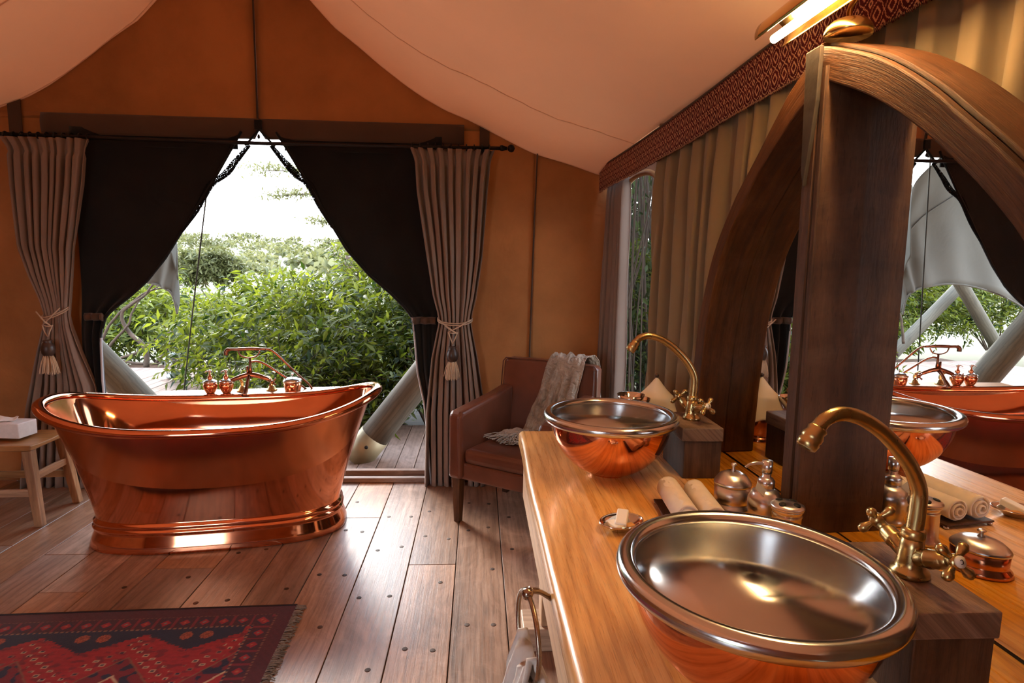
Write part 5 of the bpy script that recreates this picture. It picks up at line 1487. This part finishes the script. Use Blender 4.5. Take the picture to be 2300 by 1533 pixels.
def shrub(name, label, c, rad, twigs, per, size, seed, mat='leaf', cat='shrub', branches=14, bright=0.5, loose=1.0, inner=0.35, group=None):
    rs = np.random.RandomState(seed)
    t = thing(name, label, cat, c, 0, group)
    rad = np.array(rad)
    d = unit(rs.normal(size=(twigs, 3))); d[:, 2] = np.abs(d[:, 2]) * 1.0 - 0.25 * (rs.rand(twigs) < 0.5); d = unit(d)
    q = inner + (1 - inner) * rs.rand(twigs) ** 0.45
    lump = 1 + 0.22 * np.sin(d[:, 0] * 5 + seed) * np.cos(d[:, 1] * 4 + 2 * d[:, 2] + seed)
    base = d * rad * (q * lump)[:, None]
    out = unit(d * np.array([1, 1, 1.0]) + np.array([0, 0, 0.45]) + 0.55 * rs.normal(size=(twigs, 3)))
    tl = (0.16 + 0.30 * rs.rand(twigs)) * loose
    P, Dr, Nn, Sz, Tn = [], [], [], [], []
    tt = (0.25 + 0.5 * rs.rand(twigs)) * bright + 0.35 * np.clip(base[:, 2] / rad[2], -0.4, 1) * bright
    for k in range(per):
        f = (k + 0.3) / per
        bend = np.array([0, 0, -0.25]) * (f * f * tl)[:, None]
        p = base + out * (tl * f)[:, None] + bend
        an = k * 2.4 + rs.rand(twigs) * 1.5
        ref = unit(np.cross(out, np.array([0.3, 0.2, 1.0]))); ref2 = np.cross(out, ref)
        sd = ref * np.cos(an)[:, None] + ref2 * np.sin(an)[:, None]
        dr = unit(out * 0.65 + sd * 0.9 + np.array([0, 0, -0.22]) + 0.2 * rs.normal(size=(twigs, 3)))
        nn = unit(np.array([0, 0, 1.0]) + 0.6 * rs.normal(size=(twigs, 3)))
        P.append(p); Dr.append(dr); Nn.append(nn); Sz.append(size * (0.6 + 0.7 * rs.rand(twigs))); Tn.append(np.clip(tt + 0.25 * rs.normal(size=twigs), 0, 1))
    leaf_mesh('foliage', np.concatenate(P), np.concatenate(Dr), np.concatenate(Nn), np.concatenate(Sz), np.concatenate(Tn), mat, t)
    if branches:
        mb = MB()
        for k in range(branches):
            a = rs.rand() * 6.28; e = unit(np.array([math.cos(a), math.sin(a), 0.5 + rs.rand()]))
            tip = e * rad * (0.75 + 0.25 * rs.rand()); st_ = np.array([0.15 * math.cos(a), 0.15 * math.sin(a), -rad[2] * 0.55])
            mid = (st_ + tip) / 2 + rs.normal(size=3) * 0.12
            mb.tube(spline([tuple(st_), tuple(mid), tuple(tip)], 4), [0.018, 0.016, 0.014, 0.013, 0.012, 0.010, 0.008, 0.006, 0.004], 5)
        sel = rs.choice(twigs, min(twigs, 160), replace=False)
        for i in sel:
            mb.tube([base[i], base[i] + out[i] * tl[i] * 0.5, base[i] + out[i] * tl[i] + np.array([0, 0, -0.2 * tl[i]])], 0.0035, 3, cap=False)
        tag(mb.build('branches', M['bark'], t, fix=False), kind='stuff')
    return t
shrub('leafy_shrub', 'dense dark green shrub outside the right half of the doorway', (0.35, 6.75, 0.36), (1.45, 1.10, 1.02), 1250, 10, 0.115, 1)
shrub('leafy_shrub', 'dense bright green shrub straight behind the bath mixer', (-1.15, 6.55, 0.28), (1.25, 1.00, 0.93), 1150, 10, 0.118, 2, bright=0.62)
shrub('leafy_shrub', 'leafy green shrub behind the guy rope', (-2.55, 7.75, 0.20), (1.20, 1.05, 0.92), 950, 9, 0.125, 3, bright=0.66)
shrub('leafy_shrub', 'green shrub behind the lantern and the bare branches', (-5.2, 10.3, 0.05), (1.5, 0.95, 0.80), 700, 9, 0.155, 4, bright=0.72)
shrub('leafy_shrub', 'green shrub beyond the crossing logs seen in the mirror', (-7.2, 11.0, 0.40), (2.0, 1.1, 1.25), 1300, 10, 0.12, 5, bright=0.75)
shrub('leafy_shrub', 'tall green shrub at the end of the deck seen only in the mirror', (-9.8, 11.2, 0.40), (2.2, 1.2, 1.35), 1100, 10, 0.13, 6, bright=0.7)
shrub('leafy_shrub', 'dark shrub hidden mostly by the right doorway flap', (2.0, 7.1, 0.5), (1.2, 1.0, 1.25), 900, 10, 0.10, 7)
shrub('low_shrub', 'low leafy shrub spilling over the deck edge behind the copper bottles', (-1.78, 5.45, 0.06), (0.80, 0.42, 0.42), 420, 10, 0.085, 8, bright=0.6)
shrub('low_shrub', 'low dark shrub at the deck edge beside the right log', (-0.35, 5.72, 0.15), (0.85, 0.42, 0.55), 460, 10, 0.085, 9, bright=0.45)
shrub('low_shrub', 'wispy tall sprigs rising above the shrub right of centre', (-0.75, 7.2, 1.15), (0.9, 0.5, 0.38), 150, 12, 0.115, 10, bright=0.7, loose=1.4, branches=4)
# brown bare branches by the left flap
bb = thing('bare_branches', 'tangle of bare brown branches outside the left doorway flap', 'branches', (-5.45, 8.85, -0.1))
for k, pts in enumerate(([(0, 0, 0.0), (0.15, 0, 0.35), (0.42, -0.05, 0.62), (0.55, 0, 0.95), (0.95, 0, 1.25)], [(0.62, 0, 0.0), (0.60, 0, 0.30), (0.38, 0.02, 0.52), (0.32, 0, 0.78), (0.62, 0, 1.02), (0.88, 0, 1.32)], [(-0.1, 0.05, 0.1), (0.1, 0, 0.55), (0.38, 0, 0.88), (0.70, 0.05, 1.10), (1.2, 0, 1.2)],
        [(0.0, 0, 0.05), (0.5, 0, 0.22), (0.95, 0, 0.50), (1.5, 0, 0.62)], [(-0.15, 0, 0.3), (-0.05, 0, 0.75), (0.25, 0, 1.15), (0.65, 0, 1.28)], [(0.75, 0, 0.05), (1.05, 0, 0.42), (1.35, 0.05, 0.80)], [(0.2, 0, 0.1), (0.55, 0, 0.05), (1.1, 0, 0.12), (1.6, 0, 0.3)])):
    s = spline(pts, 6); m_ = len(s)
    r0 = 0.042 if k == 1 else 0.024
    MB().tube([p + Vector((0.02 * nz3(p.x * 6, p.z * 6, k), 0, 0.02 * nz3(p.z * 6, p.x * 5, k + 9))) for p in s], [r0 * (1 - 0.75 * i / m_) for i in range(m_)], 7).build('branch', M['bark'], bb)

# savanna beyond: a dark bush with a small tree, many pale far bushes, an acacia near the flap
shrub('round_bush', 'dark round bush far out on the savanna', (-16.5, 38, 0.4), (1.9, 1.5, 1.6), 700, 9, 0.42, 21, mat='leaf_far', cat='bush', branches=0, bright=0.15)
tr_ = thing('savanna_tree', 'small distant tree with flat green crown rising over the round bush', 'tree', (-20.4, 46, -0.3))
MB().tube([(0, 0, 0), (0.1, 0, 1.6), (0.0, 0, 3.2)], [0.14, 0.10, 0.05], 7).build('trunk', M['bark'], tr_)
def spray(parent, cs, rads, twigs, size, seed, mat, tone=0.5):
    rs = np.random.RandomState(seed); P = []
    for c, r in zip(cs, rads):
        P.append(np.array(c) + rs.normal(size=(twigs, 3)) * np.array(r) * 0.5)
    P = np.concatenate(P); n = len(P)
    return leaf_mesh('foliage', P, unit(rs.normal(size=(n, 3)) + np.array([0, 0, -0.1])), unit(rs.normal(size=(n, 3)) + np.array([0, 0, 1.])), size * (0.6 + 0.8 * rs.rand(n)), np.clip(tone + 0.2 * rs.normal(size=n), 0, 1), mat, parent)
spray(tr_, [(0, 0, 3.4), (-0.9, 0, 3.0), (0.9, 0, 3.1)], [(1.6, 1.2, 0.4)] * 3, 260, 0.30, 31, 'leaf_far', 0.25)
rs = np.random.RandomState(77)
cs, rd_ = [], []
for k in range(260):
    y = 75 + 310 * rs.rand() ** 1.4; x = (rs.rand() - 0.62) * y * 1.0
    u = smoothstep(60, 420, y); z = -0.6 + 13.5 * u + 3.0 * smoothstep(40, 300, y) * nz3(x * 0.006, y * 0.01, 5)
    s = 0.8 + 1.6 * rs.rand() + y * 0.006
    cs.append((x, y, z + s * 0.35)); rd_.append((s * 1.5, s * 1.0, s * 0.7))
fb = holder('distant_bushes', 'stuff')
tag(fb, 'pale hazy bushes scattered over the far savanna', 'bushes')
P = []
sz = []
for c, r in zip(cs, rd_):
    m_ = 90; d = unit(rs.normal(size=(m_, 3))); d[:, 2] = np.abs(d[:, 2])
    P.append(np.array(c) + d * np.array(r) * (0.5 + 0.5 * rs.rand(m_))[:, None]); sz.append(np.full(m_, 0.30 * r[0]))
P = np.concatenate(P); n = len(P)
leaf_mesh('foliage', P, unit(rs.normal(size=(n, 3))), unit(rs.normal(size=(n, 3)) + np.array([0, 0, 0.8])), np.concatenate(sz) * (0.5 + rs.rand(n)), rs.rand(n) * 0.8, 'leaf_far', fb, 0.6)

ac = thing('acacia', 'thorn tree with sparse flat sprays against the white sky beside the right flap', 'tree', (-4.25, 20.0, -0.5))
MB().tube(spline([(0, 0, 0), (-0.05, 0, 1.5), (0.15, 0, 3.2), (0.6, 0, 5.2)], 6), [0.16] * 6 + [0.13] * 6 + [0.10] * 6 + [0.08], 8).build('trunk', M['bark'], ac)
for pts in ([(0.3, 0, 4.2), (-0.6, 0, 4.7), (-1.6, 0, 4.85), (-2.7, 0, 4.85)], [(0.2, 0, 3.6), (-0.5, 0, 4.0), (-1.3, 0, 4.15), (-2.3, 0, 4.05)], [(0.1, 0, 3.0), (-0.3, 0, 3.2), (-0.9, 0, 3.3)]):
    s = spline(pts, 5); MB().tube(s, [0.05 * (1 - 0.8 * i / len(s)) for i in range(len(s))], 6).build('branch', M['bark'], ac)
spray(ac, [(-1.2, 0, 4.95), (-2.0, 0, 4.95), (-2.7, 0, 4.88), (-0.4, 0, 4.8), (-1.6, 0, 4.2), (-2.2, 0, 4.08), (-0.9, 0, 4.15), (-0.9, 0, 3.33), (-0.6, 0, 3.3)], [(0.9, 0.5, 0.16)] * 4 + [(0.7, 0.4, 0.14)] * 5, 150, 0.16, 41, 'leaf_far', 0.5)

# thicket outside the arched window: straight dark stems and hanging leaves
tk = thing('thicket', 'shady thicket of thin vertical stems and leaves outside the arched window', 'thicket', (2.2, 6.9, -0.4))
mb = MB(); rs = np.random.RandomState(5)
for k in range(150):
    x, y = rs.uniform(-1.4, 1.5), rs.uniform(-1.4, 1.6); h = rs.uniform(2.8, 5.0)
    lx, ly = rs.normal() * 0.25, rs.normal() * 0.15
    mb.tube(spline([(x, y, 0), (x + lx * 0.4 + rs.normal() * 0.04, y, h * 0.4), (x + lx * 0.8 + rs.normal() * 0.05, y + ly, h * 0.75), (x + lx, y + ly, h)], 4), rs.uniform(0.006, 0.022), 5, cap=False)
tag(mb.build('stems', M['bark'], tk, fix=False), kind='stuff')
n = 16000
P = np.stack([rs.uniform(-1.6, 1.7, n), rs.uniform(-1.2, 2.4, n), rs.uniform(0.0, 4.6, n)], 1)
keep = (np.sin(P[:, 0] * 3.1 + P[:, 2] * 1.3) + np.cos(P[:, 2] * 2.3 + P[:, 1] * 2) + 0.6 * rs.normal(size=n) + 0.4 * (P[:, 2] - 2.2)) > -0.9
P = P[keep]; n = len(P)
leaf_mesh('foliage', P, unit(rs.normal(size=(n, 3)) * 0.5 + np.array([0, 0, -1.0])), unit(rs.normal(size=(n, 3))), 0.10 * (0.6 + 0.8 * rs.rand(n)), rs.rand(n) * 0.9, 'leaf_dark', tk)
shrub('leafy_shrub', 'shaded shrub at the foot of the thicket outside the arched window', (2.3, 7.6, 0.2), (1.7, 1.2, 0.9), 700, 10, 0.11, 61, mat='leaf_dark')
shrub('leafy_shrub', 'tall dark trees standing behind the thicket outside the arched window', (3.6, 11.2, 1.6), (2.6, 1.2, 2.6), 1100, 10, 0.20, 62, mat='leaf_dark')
# trees beside the tent that shade the side window
"""end"""
